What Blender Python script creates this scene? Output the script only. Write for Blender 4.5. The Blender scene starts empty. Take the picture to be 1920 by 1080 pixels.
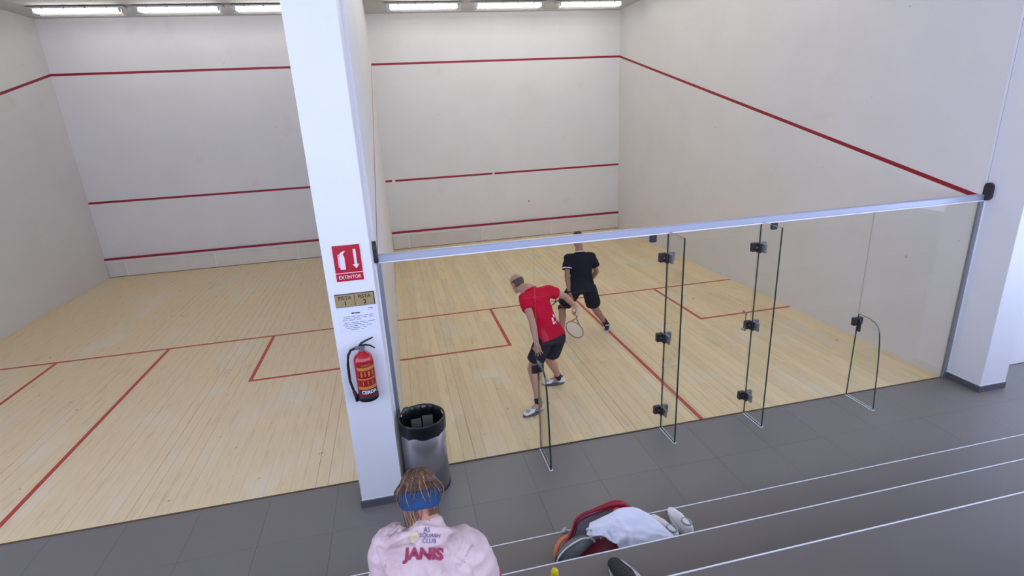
import bpy, bmesh, math, random
from mathutils import Vector as V, Matrix, Euler, noise
from mathutils.bvhtree import BVHTree

S = bpy.context.scene
COL = S.collection
random.seed(7)
PI = math.pi

# ------------------------------------------------------------------ camera, world, exposure
cd = bpy.data.cameras.new('camera')
cam = bpy.data.objects.new('camera', cd)
COL.objects.link(cam)
cam.location = (0.21378, -4.57244, 3.26845)
cam.rotation_euler = (1.257689, 0.050672, -0.219802)
cd.sensor_width = 36.0
cd.lens = 1002.265 / 1920 * 36
cd.clip_start = 0.05
S.camera = cam

w = bpy.data.worlds.new('daylight')
w.use_nodes = True
w.node_tree.nodes['Background'].inputs[0].default_value = (0.59, 0.675, 1.0, 1)
w.node_tree.nodes['Background'].inputs[1].default_value = 3.75
S.world = w
S.view_settings.view_transform = 'Standard'
S.view_settings.look = 'None'
S.view_settings.gamma = 1
S.view_settings.use_curve_mapping = False
S.view_settings.exposure = 0.0
TUBE = 17.5          # strength of the fluorescent tubes

# ------------------------------------------------------------------ helpers: objects
ORG = {}


def root_of(p):
    return ORG[p.name] if p is not None else V((0, 0, 0))


def ob(name, me, mat=None, parent=None, loc=None):
    """me: mesh in world coordinates; moved so that its origin is loc (or the parent's origin)."""
    o = bpy.data.objects.new(name, me)
    COL.objects.link(o)
    if mat is not None:
        ms = mat if isinstance(mat, (list, tuple)) else [mat]
        for m in ms:
            me.materials.append(m)
    org = root_of(parent) if parent is not None else V(loc or (0, 0, 0))
    if org.length > 0:
        me.transform(Matrix.Translation(-org))
    if parent is not None:
        o.parent = parent
    else:
        o.location = org
    ORG[o.name] = org
    return o


def mesh_of(bm, smooth=False, name='m'):
    me = bpy.data.meshes.new(name)
    bm.normal_update()
    bm.to_mesh(me)
    bm.free()
    if smooth:
        for p in me.polygons:
            p.use_smooth = True
    return me


def part(name, bm, mat, parent=None, smooth=False, loc=None, kind=None):
    o = ob(name, mesh_of(bm, smooth, name), mat, parent, loc)
    if kind:
        o['kind'] = kind
    return o


def tag(o, label, cat, group=None):
    o['label'] = label
    o['category'] = cat
    if group:
        o['group'] = group
    return o


def thing(name, label, cat, loc, group=None):
    o = bpy.data.objects.new(name, None)
    o.empty_display_size = 0.1
    COL.objects.link(o)
    o.location = loc
    ORG[o.name] = V(loc)
    return tag(o, label, cat, group)


def struct(name, bm, mat, smooth=False, parent=None):
    o = part(name, bm, mat, parent, smooth)
    o['kind'] = 'structure'
    return o


# ------------------------------------------------------------------ helpers: shapes
def B():
    return bmesh.new()


def box(bm, x0, x1, y0, y1, z0, z1, bev=0.0, M=None, mi=0):
    vs = [bm.verts.new((x, y, z)) for z in (z0, z1) for y in (y0, y1) for x in (x0, x1)]
    fs = [bm.faces.new([vs[i] for i in f]) for f in
          ((0, 2, 3, 1), (4, 5, 7, 6), (0, 1, 5, 4), (1, 3, 7, 5), (3, 2, 6, 7), (2, 0, 4, 6))]
    for f in fs:
        f.material_index = mi
    nv = vs
    if bev > 0:
        es = list({e for f in fs for e in f.edges})
        r = bmesh.ops.bevel(bm, geom=es, offset=bev, segments=1, affect='EDGES', profile=.5)
        nv = list({v for f in r['faces'] for v in f.verts} | {v for v in vs if v.is_valid})
    if M is not None:
        for v in nv:
            v.co = M @ v.co
    return nv


def frame_from(d, hint=V((0, 0, 1))):
    d = d.normalized()
    if abs(d.dot(hint)) > .98:
        hint = V((0, 1, 0))
    a = d.cross(hint).normalized()
    b = a.cross(d).normalized()
    return a, b


def tube(bm, pts, r, seg=8, closed=False, caps=True, flat=1.0, hint=V((0, 0, 1))):
    pts = [V(p) for p in pts]
    n = len(pts)
    rs = r if isinstance(r, (list, tuple)) else [r] * n
    rings = []
    for i, p in enumerate(pts):
        if closed:
            d = pts[(i + 1) % n] - pts[i - 1]
        else:
            d = pts[min(i + 1, n - 1)] - pts[max(i - 1, 0)]
        a, b = frame_from(d, hint)
        rings.append([bm.verts.new(p + (a * math.cos(2 * PI * k / seg) + b * flat * math.sin(2 * PI * k / seg)) * rs[i])
                      for k in range(seg)])
    for i in range(n if closed else n - 1):
        A, C = rings[i], rings[(i + 1) % n]
        for k in range(seg):
            bm.faces.new((A[k], A[(k + 1) % seg], C[(k + 1) % seg], C[k]))
    if caps and not closed:
        bm.faces.new(list(reversed(rings[0])))
        bm.faces.new(rings[-1])


def lathe(bm, prof, c, seg=32, a0=0.0, a1=2 * PI, cap=True):
    """prof: list of (r, z)."""
    full = abs(a1 - a0 - 2 * PI) < 1e-6
    m = seg if full else seg + 1
    rings = []
    for r, z in prof:
        rings.append([bm.verts.new((c[0] + r * math.cos(a0 + (a1 - a0) * k / seg), c[1] + r * math.sin(a0 + (a1 - a0) * k / seg), c[2] + z))
                      for k in range(m)])
    for i in range(len(prof) - 1):
        for k in range(m if full else m - 1):
            bm.faces.new((rings[i][k], rings[i][(k + 1) % m], rings[i + 1][(k + 1) % m], rings[i + 1][k]))
    if cap and full:
        if prof[0][0] > 1e-4:
            bm.faces.new(list(reversed(rings[0])))
        if prof[-1][0] > 1e-4:
            bm.faces.new(rings[-1])


_ico = bmesh.new()
bmesh.ops.create_icosphere(_ico, subdivisions=2, radius=1)
DIRS = [v.co.copy() for v in _ico.verts]
_ico.free()
DIRS_LOW = DIRS[:42]


def hull(bm, els, low=False):
    """convex hull of spheres/ellipsoids: (centre, r) or (centre, (rx, ry, rz), (ax, ay, az))."""
    vs = []
    for e in els:
        c = V(e[0])
        if len(e) == 2 and not isinstance(e[1], (tuple, list)):
            ax, rr = (V((1, 0, 0)), V((0, 1, 0)), V((0, 0, 1))), (e[1],) * 3
        else:
            rr = e[1]
            ax = e[2] if len(e) > 2 else (V((1, 0, 0)), V((0, 1, 0)), V((0, 0, 1)))
        for d in (DIRS_LOW if low else DIRS):
            vs.append(bm.verts.new(c + ax[0] * d.x * rr[0] + ax[1] * d.y * rr[1] + ax[2] * d.z * rr[2]))
    _hull(bm, vs)


def _hull(bm, vs):
    r = bmesh.ops.convex_hull(bm, input=vs)
    dead = {g for k in ('geom_interior', 'geom_unused') for g in r[k] if isinstance(g, bmesh.types.BMVert)}
    dead = [v for v in dead if v.is_valid and not v.link_faces]
    for v in dead:
        bm.verts.remove(v)


def cone(bm, p0, r0, p1, r1, seg=20, ax=None):
    """solid frustum with flat ends; r may be (a, b) with ax = (a-axis, b-axis)."""
    p0, p1 = V(p0), V(p1)
    if ax is None:
        ax = frame_from(p1 - p0)
    vs = []
    for p, r in ((p0, r0), (p1, r1)):
        ra, rb = (r, r) if not isinstance(r, (tuple, list)) else r
        for k in range(seg):
            t = 2 * PI * k / seg
            vs.append(bm.verts.new(p + ax[0] * ra * math.cos(t) + ax[1] * rb * math.sin(t)))
    _hull(bm, vs)


def blob(bm, voxel, it=4, fac=.5):
    """union of the closed pieces of bm as one smooth continuous surface."""
    me = mesh_of(bm)
    o = bpy.data.objects.new('blob', me)
    COL.objects.link(o)
    m = o.modifiers.new('r', 'REMESH')
    m.mode = 'VOXEL'
    m.voxel_size = voxel
    m.use_smooth_shade = True
    if it:
        s = o.modifiers.new('s', 'SMOOTH')
        s.factor = fac
        s.iterations = it
    dg = bpy.context.evaluated_depsgraph_get()
    out = bpy.data.meshes.new_from_object(o.evaluated_get(dg))
    bpy.data.objects.remove(o)
    bpy.data.meshes.remove(me)
    for p in out.polygons:
        p.use_smooth = True
    return out


def wrinkle(me, amp, scale, stretch=(1, 1, 1), off=0.0, mask=None):
    me.calc_loop_triangles()
    ns = [v.normal.copy() for v in me.vertices]
    for v, n in zip(me.vertices, ns):
        p = V((v.co.x * stretch[0], v.co.y * stretch[1], v.co.z * stretch[2])) * scale + V((off, off, off))
        k = amp * (1 - abs(noise.noise(p)) * 2.2) * (mask(v.co) if mask else 1)
        v.co += n * k


def text_mesh(s, size, bold=0.0, shear=0.0, align='CENTER', sx=1.0):
    c = bpy.data.curves.new('t', 'FONT')
    c.body = s
    c.size = size
    c.offset = bold * size
    c.shear = shear
    c.align_x = align
    c.align_y = 'CENTER'
    c.resolution_u = 3
    c.fill_mode = 'FRONT'
    o = bpy.data.objects.new('t', c)
    COL.objects.link(o)
    dg = bpy.context.evaluated_depsgraph_get()
    me = bpy.data.meshes.new_from_object(o.evaluated_get(dg))
    bpy.data.objects.remove(o)
    if sx != 1:
        me.transform(Matrix.Diagonal((sx, 1, 1, 1)))
    return me


def flat_print(bm, me, M):
    """append mesh me (in its xy-plane) placed by matrix M."""
    vs = [bm.verts.new(M @ v.co) for v in me.vertices]
    for p in me.polygons:
        try:
            bm.faces.new([vs[i] for i in p.vertices])
        except ValueError:
            pass


def plate(bm, pts, M, t):
    """polygon pts (2-D) extruded by t along the local z of M."""
    a = [bm.verts.new(M @ V((x, y, 0))) for x, y in pts]
    b = [bm.verts.new(M @ V((x, y, t))) for x, y in pts]
    n = len(pts)
    bm.faces.new(list(reversed(a)))
    bm.faces.new(b)
    for i in range(n):
        bm.faces.new((a[i], a[(i + 1) % n], b[(i + 1) % n], b[i]))


def mat_axes(o, x, y, z):
    return Matrix(((x[0], y[0], z[0], o[0]), (x[1], y[1], z[1], o[1]), (x[2], y[2], z[2], o[2]), (0, 0, 0, 1)))


# ------------------------------------------------------------------ helpers: materials
def srgb(r, g, b):
    f = lambda c: (c / 255 / 12.92) if c <= 10 else ((c / 255 + .055) / 1.055) ** 2.4
    return (f(r), f(g), f(b), 1)


def mat(name, col, rough=.6, metal=0.0, var=.06, scale=6.0, bump=0.0, bscale=40.0, spec=.5, stretch=(1, 1, 1), sss=0.0, coat=0.0):
    m = bpy.data.materials.new(name)
    m.use_nodes = True
    nt = m.node_tree
    n = nt.nodes
    p = n['Principled BSDF']
    p.inputs['Roughness'].default_value = rough
    p.inputs['Metallic'].default_value = metal
    p.inputs['Specular IOR Level'].default_value = spec
    if sss:
        p.inputs['Subsurface Weight'].default_value = sss
        p.inputs['Subsurface Scale'].default_value = .01
    if coat:
        p.inputs['Coat Weight'].default_value = coat
        p.inputs['Coat Roughness'].default_value = .15
    geo = n.new('ShaderNodeNewGeometry')
    mp = n.new('ShaderNodeMapping')
    mp.inputs['Scale'].default_value = stretch
    nt.links.new(geo.outputs['Position'], mp.inputs['Vector'])
    tx = n.new('ShaderNodeTexNoise')
    tx.inputs['Scale'].default_value = scale
    tx.inputs['Detail'].default_value = 5
    nt.links.new(mp.outputs[0], tx.inputs['Vector'])
    mx = n.new('ShaderNodeMix')
    mx.data_type = 'RGBA'
    c = col
    mx.inputs['A'].default_value = (c[0] * (1 - var * 2), c[1] * (1 - var * 2), c[2] * (1 - var * 2), 1)
    mx.inputs['B'].default_value = (min(1, c[0] * (1 + var * 2)), min(1, c[1] * (1 + var * 2)), min(1, c[2] * (1 + var * 2)), 1)
    nt.links.new(tx.outputs['Fac'], mx.inputs['Factor'])
    nt.links.new(mx.outputs['Result'], p.inputs['Base Color'])
    if bump:
        t2 = n.new('ShaderNodeTexNoise')
        t2.inputs['Scale'].default_value = bscale
        t2.inputs['Detail'].default_value = 4
        nt.links.new(mp.outputs[0], t2.inputs['Vector'])
        bp = n.new('ShaderNodeBump')
        bp.inputs['Strength'].default_value = bump
        bp.inputs['Distance'].default_value = .01
        nt.links.new(t2.outputs['Fac'], bp.inputs['Height'])
        nt.links.new(bp.outputs[0], p.inputs['Normal'])
    m['mixn'] = mx.name
    return m


def add_marks(m, col, lo, hi, scale, stretch=(1, 1, 1), amt=1.0, detail=4):
    """stains: a second noise, thresholded, mixed into the base colour."""
    nt = m.node_tree
    n = nt.nodes
    p = n['Principled BSDF']
    src = p.inputs['Base Color'].links[0].from_socket
    geo = n.new('ShaderNodeNewGeometry')
    mp = n.new('ShaderNodeMapping')
    mp.inputs['Scale'].default_value = stretch
    nt.links.new(geo.outputs['Position'], mp.inputs['Vector'])
    tx = n.new('ShaderNodeTexNoise')
    tx.inputs['Scale'].default_value = scale
    tx.inputs['Detail'].default_value = detail
    nt.links.new(mp.outputs[0], tx.inputs['Vector'])
    r = n.new('ShaderNodeMapRange')
    r.inputs['From Min'].default_value = lo
    r.inputs['From Max'].default_value = hi
    r.inputs['To Max'].default_value = amt
    nt.links.new(tx.outputs['Fac'], r.inputs['Value'])
    mx = n.new('ShaderNodeMix')
    mx.data_type = 'RGBA'
    nt.links.new(r.outputs[0], mx.inputs['Factor'])
    nt.links.new(src, mx.inputs['A'])
    mx.inputs['B'].default_value = col
    nt.links.new(mx.outputs['Result'], p.inputs['Base Color'])
    return m


def tint_by_object(m, lo, hi):
    """each piece (object) slightly lighter or darker."""
    nt = m.node_tree
    n = nt.nodes
    p = n['Principled BSDF']
    src = p.inputs['Base Color'].links[0].from_socket
    oi = n.new('ShaderNodeObjectInfo')
    r = n.new('ShaderNodeMapRange')
    r.inputs['To Min'].default_value = lo
    r.inputs['To Max'].default_value = hi
    nt.links.new(oi.outputs['Random'], r.inputs['Value'])
    mx = n.new('ShaderNodeMix')
    mx.data_type = 'RGBA'
    mx.blend_type = 'MULTIPLY'
    mx.inputs['Factor'].default_value = 1
    nt.links.new(src, mx.inputs['A'])
    nt.links.new(r.outputs[0], mx.inputs['B'])
    nt.links.new(mx.outputs['Result'], p.inputs['Base Color'])
    return m


def emit(name, col, strength):
    m = bpy.data.materials.new(name)
    m.use_nodes = True
    p = m.node_tree.nodes['Principled BSDF']
    p.inputs['Base Color'].default_value = (.8, .8, .8, 1)
    p.inputs['Emission Color'].default_value = col
    p.inputs['Emission Strength'].default_value = strength
    return m


def thin_glass(name, tint, ior=1.45, rough=0.0):
    """clear sheet: fresnel-weighted mix of straight-through and mirror."""
    m = bpy.data.materials.new(name)
    m.use_nodes = True
    nt = m.node_tree
    n = nt.nodes
    for k in list(n):
        n.remove(k)
    out = n.new('ShaderNodeOutputMaterial')
    lw = n.new('ShaderNodeLayerWeight')
    lw.inputs['Blend'].default_value = .5
    pw = n.new('ShaderNodeMath')
    pw.operation = 'POWER'
    pw.inputs[1].default_value = 5
    nt.links.new(lw.outputs['Facing'], pw.inputs[0])
    f0 = ((ior - 1) / (ior + 1)) ** 2
    fr = n.new('ShaderNodeMath')
    fr.operation = 'MULTIPLY_ADD'
    fr.inputs[1].default_value = 1 - f0
    fr.inputs[2].default_value = f0
    nt.links.new(pw.outputs[0], fr.inputs[0])
    tr = n.new('ShaderNodeBsdfTransparent')
    tr.inputs['Color'].default_value = tint
    gl = n.new('ShaderNodeBsdfGlossy')
    gl.inputs['Roughness'].default_value = rough
    mx = n.new('ShaderNodeMixShader')
    nt.links.new(fr.outputs[0], mx.inputs[0])
    nt.links.new(tr.outputs[0], mx.inputs[1])
    nt.links.new(gl.outputs[0], mx.inputs[2])
    nt.links.new(mx.outputs[0], out.inputs[0])
    return m


M = {}
M['wall'] = mat('white_plaster', (.77, .755, .735, 1), .55, var=.02, scale=1.3, bump=.04, bscale=60)
add_marks(M['wall'], (.72, .69, .655, 1), .50, .74, .8, (1, 1, 1.4), .45)
add_marks(M['wall'], (.66, .58, .50, 1), .64, .80, 1.7, (1, .6, 1), .35)
add_marks(M['wall'], (.2, .2, .2, 1), .77, .80, 9, (1, 1, 1), .5, 2)
M['pillar'] = mat('pillar_paint', (.80, .80, .80, 1), .5, var=.015, scale=3, bump=.03, bscale=50)
M['ceil'] = mat('ceiling_paint', (.56, .56, .54, 1), .8, var=.02, scale=2)
M['red_line'] = mat('red_line_paint', srgb(150, 12, 38), .5, var=.06, scale=8)
M['floor_line'] = mat('red_floor_paint', srgb(192, 66, 48), .45, var=.08, scale=14)
M['tin'] = mat('grey_tin_board', srgb(220, 214, 206), .5, var=.03, scale=4)
tint_by_object(M['tin'], .93, 1.05)
M['white_trim'] = mat('white_trim', (.85, .85, .85, 1), .5, var=.02)
M['wood'] = mat('maple', srgb(240, 214, 166), .36, var=.05, scale=5, bump=.02, bscale=30, stretch=(12, .5, 1), spec=.45)
add_marks(M['wood'], srgb(204, 174, 130), .55, .75, 3, (5, .7, 1), .45)
add_marks(M['wood'], srgb(240, 224, 192), .52, .70, 1.1, (1.6, .8, 1), .8)
add_marks(M['wood'], srgb(80, 64, 44), .735, .765, 7.5, (1.3, 1, 1), .6, 2)
tint_by_object(M['wood'], .93, 1.06)
M['subfloor'] = mat('subfloor', srgb(96, 74, 46), .8)
M['tile'] = mat('grey_tile', srgb(122, 116, 110), .33, var=.02, scale=3, spec=.45, bump=.02, bscale=80)
tint_by_object(M['tile'], .98, 1.02)
M['grout'] = mat('grout', srgb(84, 81, 80), .8)
M['tier'] = mat('tier_tile', srgb(116, 109, 102), .38, var=.02, scale=3, spec=.45)
M['nosing'] = mat('white_nosing', (.88, .88, .87, 1), .4, var=.02)
M['skirt'] = mat('grey_skirting', srgb(88, 86, 90), .5)
M['glass'] = thin_glass('court_glass', (.985, .992, .985, 1))
M['pane_edge'] = thin_glass('pane_edge', (.80, .84, .79, 1))
M['glass_edge'] = mat('glass_edge', srgb(42, 58, 46), .25, var=.05, spec=.6)
M['alu'] = mat('satin_aluminium', srgb(188, 192, 206), .38, metal=.55, var=.02)
M['alu_dark'] = mat('grey_channel', srgb(150, 152, 160), .4, metal=.5, var=.03)
M['fitting'] = mat('dark_patch_fitting', srgb(62, 57, 58), .4, metal=.4, var=.08, scale=30)
M['fitting_light'] = mat('steel_patch_fitting', srgb(140, 140, 142), .35, metal=.6, var=.05, scale=30)
M['steel'] = mat('brushed_steel', srgb(196, 192, 194), .33, metal=.9, var=.03, scale=4, bump=.02, bscale=160, stretch=(1, 1, .02))
M['black_plastic'] = mat('black_liner', srgb(20, 20, 24), .28, var=.1, bump=.35, bscale=18, spec=.6)
M['slab'] = mat('grey_slab', srgb(96, 90, 82), .8)
M['ext_red'] = mat('red_enamel', srgb(176, 12, 26), .25, var=.03, spec=.6, coat=.5)
M['black'] = mat('black_rubber', srgb(24, 24, 28), .5, var=.05)
M['yellow_print'] = mat('yellow_print', srgb(196, 128, 58), .5)
M['dark_print'] = mat('dark_print', srgb(40, 24, 34), .5)
M['label_red'] = mat('label_red', srgb(150, 14, 24), .45)
M['white_print'] = mat('white_print', (.88, .86, .86, 1), .5, var=.01)
M['sign_red'] = mat('sign_red', srgb(178, 6, 32), .35, var=.02)
M['sign_white'] = mat('sign_white', srgb(236, 214, 216), .45, var=.01)
M['brass'] = mat('gold_plate', srgb(176, 152, 104), .45, metal=.35, var=.05, scale=8)
M['paper'] = mat('paper', (.76, .77, .80, 1), .6, var=.01)
M['ink'] = mat('grey_ink', srgb(92, 96, 120), .7)
M['skin_a'] = mat('fair_skin', srgb(196, 150, 128), .5, var=.05, scale=10, sss=.08)
M['skin_b'] = mat('tan_skin', srgb(168, 124, 102), .5, var=.05, scale=10, sss=.08)
M['skin_c'] = mat('warm_skin', srgb(188, 130, 104), .5, var=.06, scale=14, sss=.08)
M['red_shirt'] = mat('red_jersey', srgb(206, 14, 52), .75, var=.04, scale=9, bump=.15, bscale=14, spec=.12)
M['black_cloth'] = mat('black_jersey', srgb(30, 31, 42), .8, var=.06, scale=8, bump=.15, bscale=14, spec=.12)
M['navy_shorts'] = mat('dark_shorts', srgb(44, 44, 54), .8, var=.06, scale=8, bump=.15, bscale=14, spec=.12)
M['pink_shirt'] = mat('pale_pink_jersey', srgb(202, 178, 174), .75, var=.04, scale=5, bump=.2, bscale=16, spec=.12)
add_marks(M['pink_shirt'], srgb(180, 150, 150), .48, .66, 7, (1, 1, 1), .8)
add_marks(M['pink_shirt'], srgb(152, 124, 128), .58, .75, 11, (1, 1, .7), .5)
M['cuff_red'] = mat('red_cuff', srgb(178, 60, 78), .75)
M['grey_hair'] = mat('short_grey_brown_hair', srgb(92, 72, 58), .7, var=.15, scale=60, bump=.4, bscale=150)
M['dark_hair'] = mat('short_dark_hair', srgb(48, 40, 38), .7, var=.15, scale=60, bump=.4, bscale=150)
M['brown_hair'] = mat('brown_hair', srgb(88, 60, 44), .5, var=.18, scale=40, bump=.5, bscale=60, stretch=(3, 3, .4))
M['blond_hair'] = mat('blond_streak', srgb(160, 122, 84), .45, var=.15, scale=30)
M['headband'] = mat('blue_towelling', srgb(42, 70, 106), .9, var=.05, scale=30, bump=.3, bscale=120, spec=.12)
M['white_shoe'] = mat('white_shoe', srgb(238, 235, 232), .55, var=.04, scale=20)
M['grey_mesh'] = mat('grey_shoe_mesh', srgb(168, 168, 170), .7, var=.08, scale=60)
M['shoe_navy'] = mat('shoe_navy_stripe', srgb(44, 46, 70), .5)
M['sole_grey'] = mat('shoe_sole_grey', srgb(96, 92, 92), .6)
M['shoe_black'] = mat('black_shoe', srgb(30, 31, 38), .55, var=.06, scale=14)
M['sole_white'] = mat('white_sole', srgb(222, 220, 226), .5, var=.02)
M['sock'] = mat('black_sock', srgb(34, 28, 32), .9, var=.06, scale=30)
M['strings'] = mat('racket_strings', srgb(214, 206, 190), .5)
M['frame_tan'] = mat('racket_frame', srgb(146, 112, 84), .35, var=.05)
M['grip'] = mat('racket_grip', srgb(206, 190, 160), .7)
M['frame_dark'] = mat('dark_racket_frame', srgb(52, 46, 46), .35, var=.08)
M['bag_red'] = mat('bag_red', srgb(150, 14, 40), .5, var=.06, scale=10, bump=.1)
M['bag_dark'] = mat('bag_dark_red', srgb(100, 10, 26), .6, var=.08, scale=10, bump=.1)
M['bag_lining'] = mat('bag_lining', srgb(216, 212, 218), .55, var=.08, scale=9, bump=.25, bscale=12)
M['bag_green'] = mat('bag_grey_green', srgb(112, 120, 112), .5, var=.05)
M['orange'] = mat('orange_strap', srgb(222, 128, 80), .5)
M['piping'] = mat('white_piping', srgb(224, 214, 214), .5)
M['towel'] = mat('white_cloth', srgb(232, 232, 240), .75, var=.02, scale=10, bump=.12, bscale=30)
M['yellow'] = mat('yellow_plastic', srgb(232, 206, 20), .35, var=.03)
M['clear_bottle'] = mat('translucent_bottle', srgb(150, 158, 166), .3, var=.02)
M['scrap'] = mat('white_paper_scrap', srgb(214, 210, 210), .7)
M['eye_white'] = mat('eye_white', (.8, .8, .78, 1), .2)
M['lip'] = mat('lip', srgb(160, 96, 90), .5)
M['tube'] = emit('fluorescent_tube', (1, .985, .95, 1), TUBE)
M['lamp_body'] = mat('lamp_housing', srgb(176, 176, 174), .5, var=.02)
M['lamp_cover'] = thin_glass('lamp_cover', (.97, .97, .96, 1), 1.5, .12)
M['clip'] = mat('lamp_clip', srgb(150, 146, 140), .4, metal=.4)

# ------------------------------------------------------------------ the court: dimensions
W, D = 6.4, 9.75           # width (x), depth (y, 0 = glass wall, D = front wall)
HC = 5.70                  # ceiling


def plank_floor(x0, parent, single, rnd):
    """maple strips running towards the front wall; 55 rows of 5 boards."""
    n = 55
    pw = W / n
    cache = {}
    one = B() if single else None
    for i in range(n):
        cuts = [0.0]
        y = rnd.choice([.9, 1.3, 1.7, 2.1])
        while len(cuts) < 5 and y < D - .4:
            cuts.append(y)
            y += rnd.choice([1.6, 2.0, 2.4])
        cuts.append(D)
        gap = .0005 if rnd.random() < (.9 if x0 + i * pw < 2.2 or x0 + i * pw > 4.4 else .62) else rnd.choice([.0012, .0016, .0022])
        for a, b in zip(cuts[:-1], cuts[1:]):
            key = (round(b - a, 2), gap)
            if single:
                box(one, x0 + i * pw + gap, x0 + (i + 1) * pw - gap, a + .0008, b - .0008, -.024, 0)
                continue
            me = cache.get(key)
            if me is None:
                t = B()
                box(t, gap, pw - gap, .0006, (b - a) - .0006, -.024, 0, 0)
                me = cache[key] = mesh_of(t, name='plank')
                me.materials.append(M['wood'])
            o = bpy.data.objects.new('plank', me)
            COL.objects.link(o)
            o.parent = parent
            o.location = (x0 + i * pw, a, 0)
    if single:
        part('plank_field', one, M['wood'], parent, kind='stuff')


b = B()
box(b, 0, W, 0, D, -.12, -.026)
floor = struct('floor', b, M['subfloor'])
plank_floor(0, floor, False, random.Random(3))


def fline(name, x0, x1, y0, y1, parent=floor):
    q = B()
    box(q, x0, x1, y0, y1, -.001, .0012)
    part(name, q, M['floor_line'], parent)


def floor_lines(x, parent):
    fline('short_line', x, x + W, 4.26, 4.31, parent)
    fline('half_court_line', x + 3.175, x + 3.225, .012, 4.26, parent)
    for s in (0, 1):
        xi = x + 1.625 if s == 0 else x + W - 1.625
        fline('service_box_line', xi - .025, xi + .025, 2.61, 4.26, parent)
        if s == 0:
            fline('service_box_line', x, xi - .025, 2.61, 2.66, parent)
        else:
            fline('service_box_line', xi + .025, x + W, 2.61, 2.66, parent)


floor_lines(0, floor)

# front wall, with its out line, service line and tin
b = B()
box(b, -.2, W + .2, D, D + .2, -.1, HC + .2)
wall_front = struct('wall_front', b, M['wall'])


def front_wall_trim(x, parent, gap):
    q = B()
    box(q, x, x + W, D - .0015, D + .001, 4.57, 4.62)
    part('out_line', q, M['red_line'], parent)
    q = B()
    if gap:
        box(q, x, x + .165, D - .0015, D + .001, 1.78, 1.83)
        part('service_line', q, M['red_line'], parent)
        q = B()
        box(q, x + .245, x + W, D - .0015, D + .001, 1.78, 1.83)
        part('service_line', q, M['red_line'], parent)
        q = B()
        for k, (dx, dz) in enumerate(((0, 0), (.045, .012), (.02, -.01))):
            box(q, x + 2.79 + dx, x + 2.82 + dx, D - .003, D, 1.79 + dz, 1.815 + dz)
        part('line_chip', q, M['white_trim'], parent)
    else:
        box(q, x, x + W, D - .0015, D + .001, 1.78, 1.83)
        part('service_line', q, M['red_line'], parent)
    # tin: white upper board, red top board, grey panels with white joints
    q = B()
    box(q, x, x + W, D - .030, D, .355, .43)
    part('tin_upper_board', q, M['wall'], parent)
    q = B()
    box(q, x, x + W, D - .045, D, .43, .48, .004)
    part('tin_line', q, M['red_line'], parent)
    xs = [0, .41, 2.40, 4.38, W]
    for k in range(4):
        q = B()
        box(q, x + xs[k] + (.022 if k else .008), x + xs[k + 1] - (.0 if k < 3 else .008), D - .026, D, .012, .352, .003)
        part('tin_panel', q, M['tin'], parent)
        if k:
            q = B()
            box(q, x + xs[k], x + xs[k] + .022, D - .022, D, .012, .352)
            part('tin_joint', q, M['white_trim'], parent)
    q = B()
    box(q, x, x + W, D - .014, D, 0, .012)
    part('tin_foot_gap', q, M['fitting'], parent)


front_wall_trim(0, wall_front, True)
b = B()
hull(b, [((3.778, D, .989), (.030, .0012, .014))])
part('ball_mark', b, M['fitting'], wall_front)


def side_out_line(xf, sgn, parent):
    """sloping out line on a side wall whose face is at x = xf and looks towards sgn."""
    q = B()
    t = .0016 * sgn
    pts = [(0, 2.13), (D, 4.57), (D, 4.62), (0, 2.18)]
    a = [q.verts.new((xf - t * .5, y, z)) for y, z in pts]
    c = [q.verts.new((xf + t, y, z)) for y, z in pts]
    q.faces.new(a)
    q.faces.new(list(reversed(c)))
    for i in range(4):
        q.faces.new((a[i], c[i], c[(i + 1) % 4], a[(i + 1) % 4]))
    bmesh.ops.recalc_face_normals(q, faces=q.faces[:])
    part('out_line', q, M['red_line'], parent)


# partition walls between the courts; their lobby end is the pillar
b = B()
box(b, -.385, 0, 0, D, -.1, HC + .1)
wall_left = struct('wall_left', b, M['wall'])
side_out_line(0, 1, wall_left)
side_out_line(-.385, -1, wall_left)
b = B()
box(b, W, W + .385, 0, D, -.1, HC + .1)
wall_right = struct('wall_right', b, M['wall'])
side_out_line(W, -1, wall_right)

b = B()
box(b, -7.4, W + 3.2, -7.0, D + .2, HC, HC + .15)
ceiling = struct('ceiling', b, M['ceil'])


def pillar(x0, x1):
    q = B()
    box(q, x0, x1, -.40, -.002, .075, HC, .004)
    p = struct('pillar', q, M['pillar'])
    q = B()
    box(q, x0 - .014, x1 + .006, -.412, -.004, 0, .075, .004)
    part('baseboard', q, M['skirt'], p)
    q = B()
    box(q, x0 - .003, x1 + .003, -.403, -.004, .075, .083)
    part('baseboard_bead', q, M['white_trim'], p)
    return p


pil = pillar(-.388, -.027)
pillar(W + .027, W + .388)

# neighbouring court on the left (shares the partition)
XL = -.385 - W
b = B()
box(b, XL, XL + W, 0, D, -.12, -.026)
floor_n = struct('floor_neighbour_court', b, M['subfloor'])
plank_floor(XL, floor_n, True, random.Random(5))
floor_lines(XL, floor_n)
b = B()
box(b, XL - .2, XL + W + .1, D, D + .2, -.1, HC + .2)
wall_n = struct('wall_front_neighbour_court', b, M['wall'])
front_wall_trim(XL, wall_n, False)
b = B()
box(b, XL - .3, XL, -.4, D, -.1, HC + .1)
wall_nl = struct('wall_far_left', b, M['wall'])
side_out_line(XL, 1, wall_nl)
# closing walls right of the court
b = B()
box(b, W + .39, W + 3.2, 0, .15, 0, HC)
struct('wall_lobby_right', b, M['pillar'])

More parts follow.
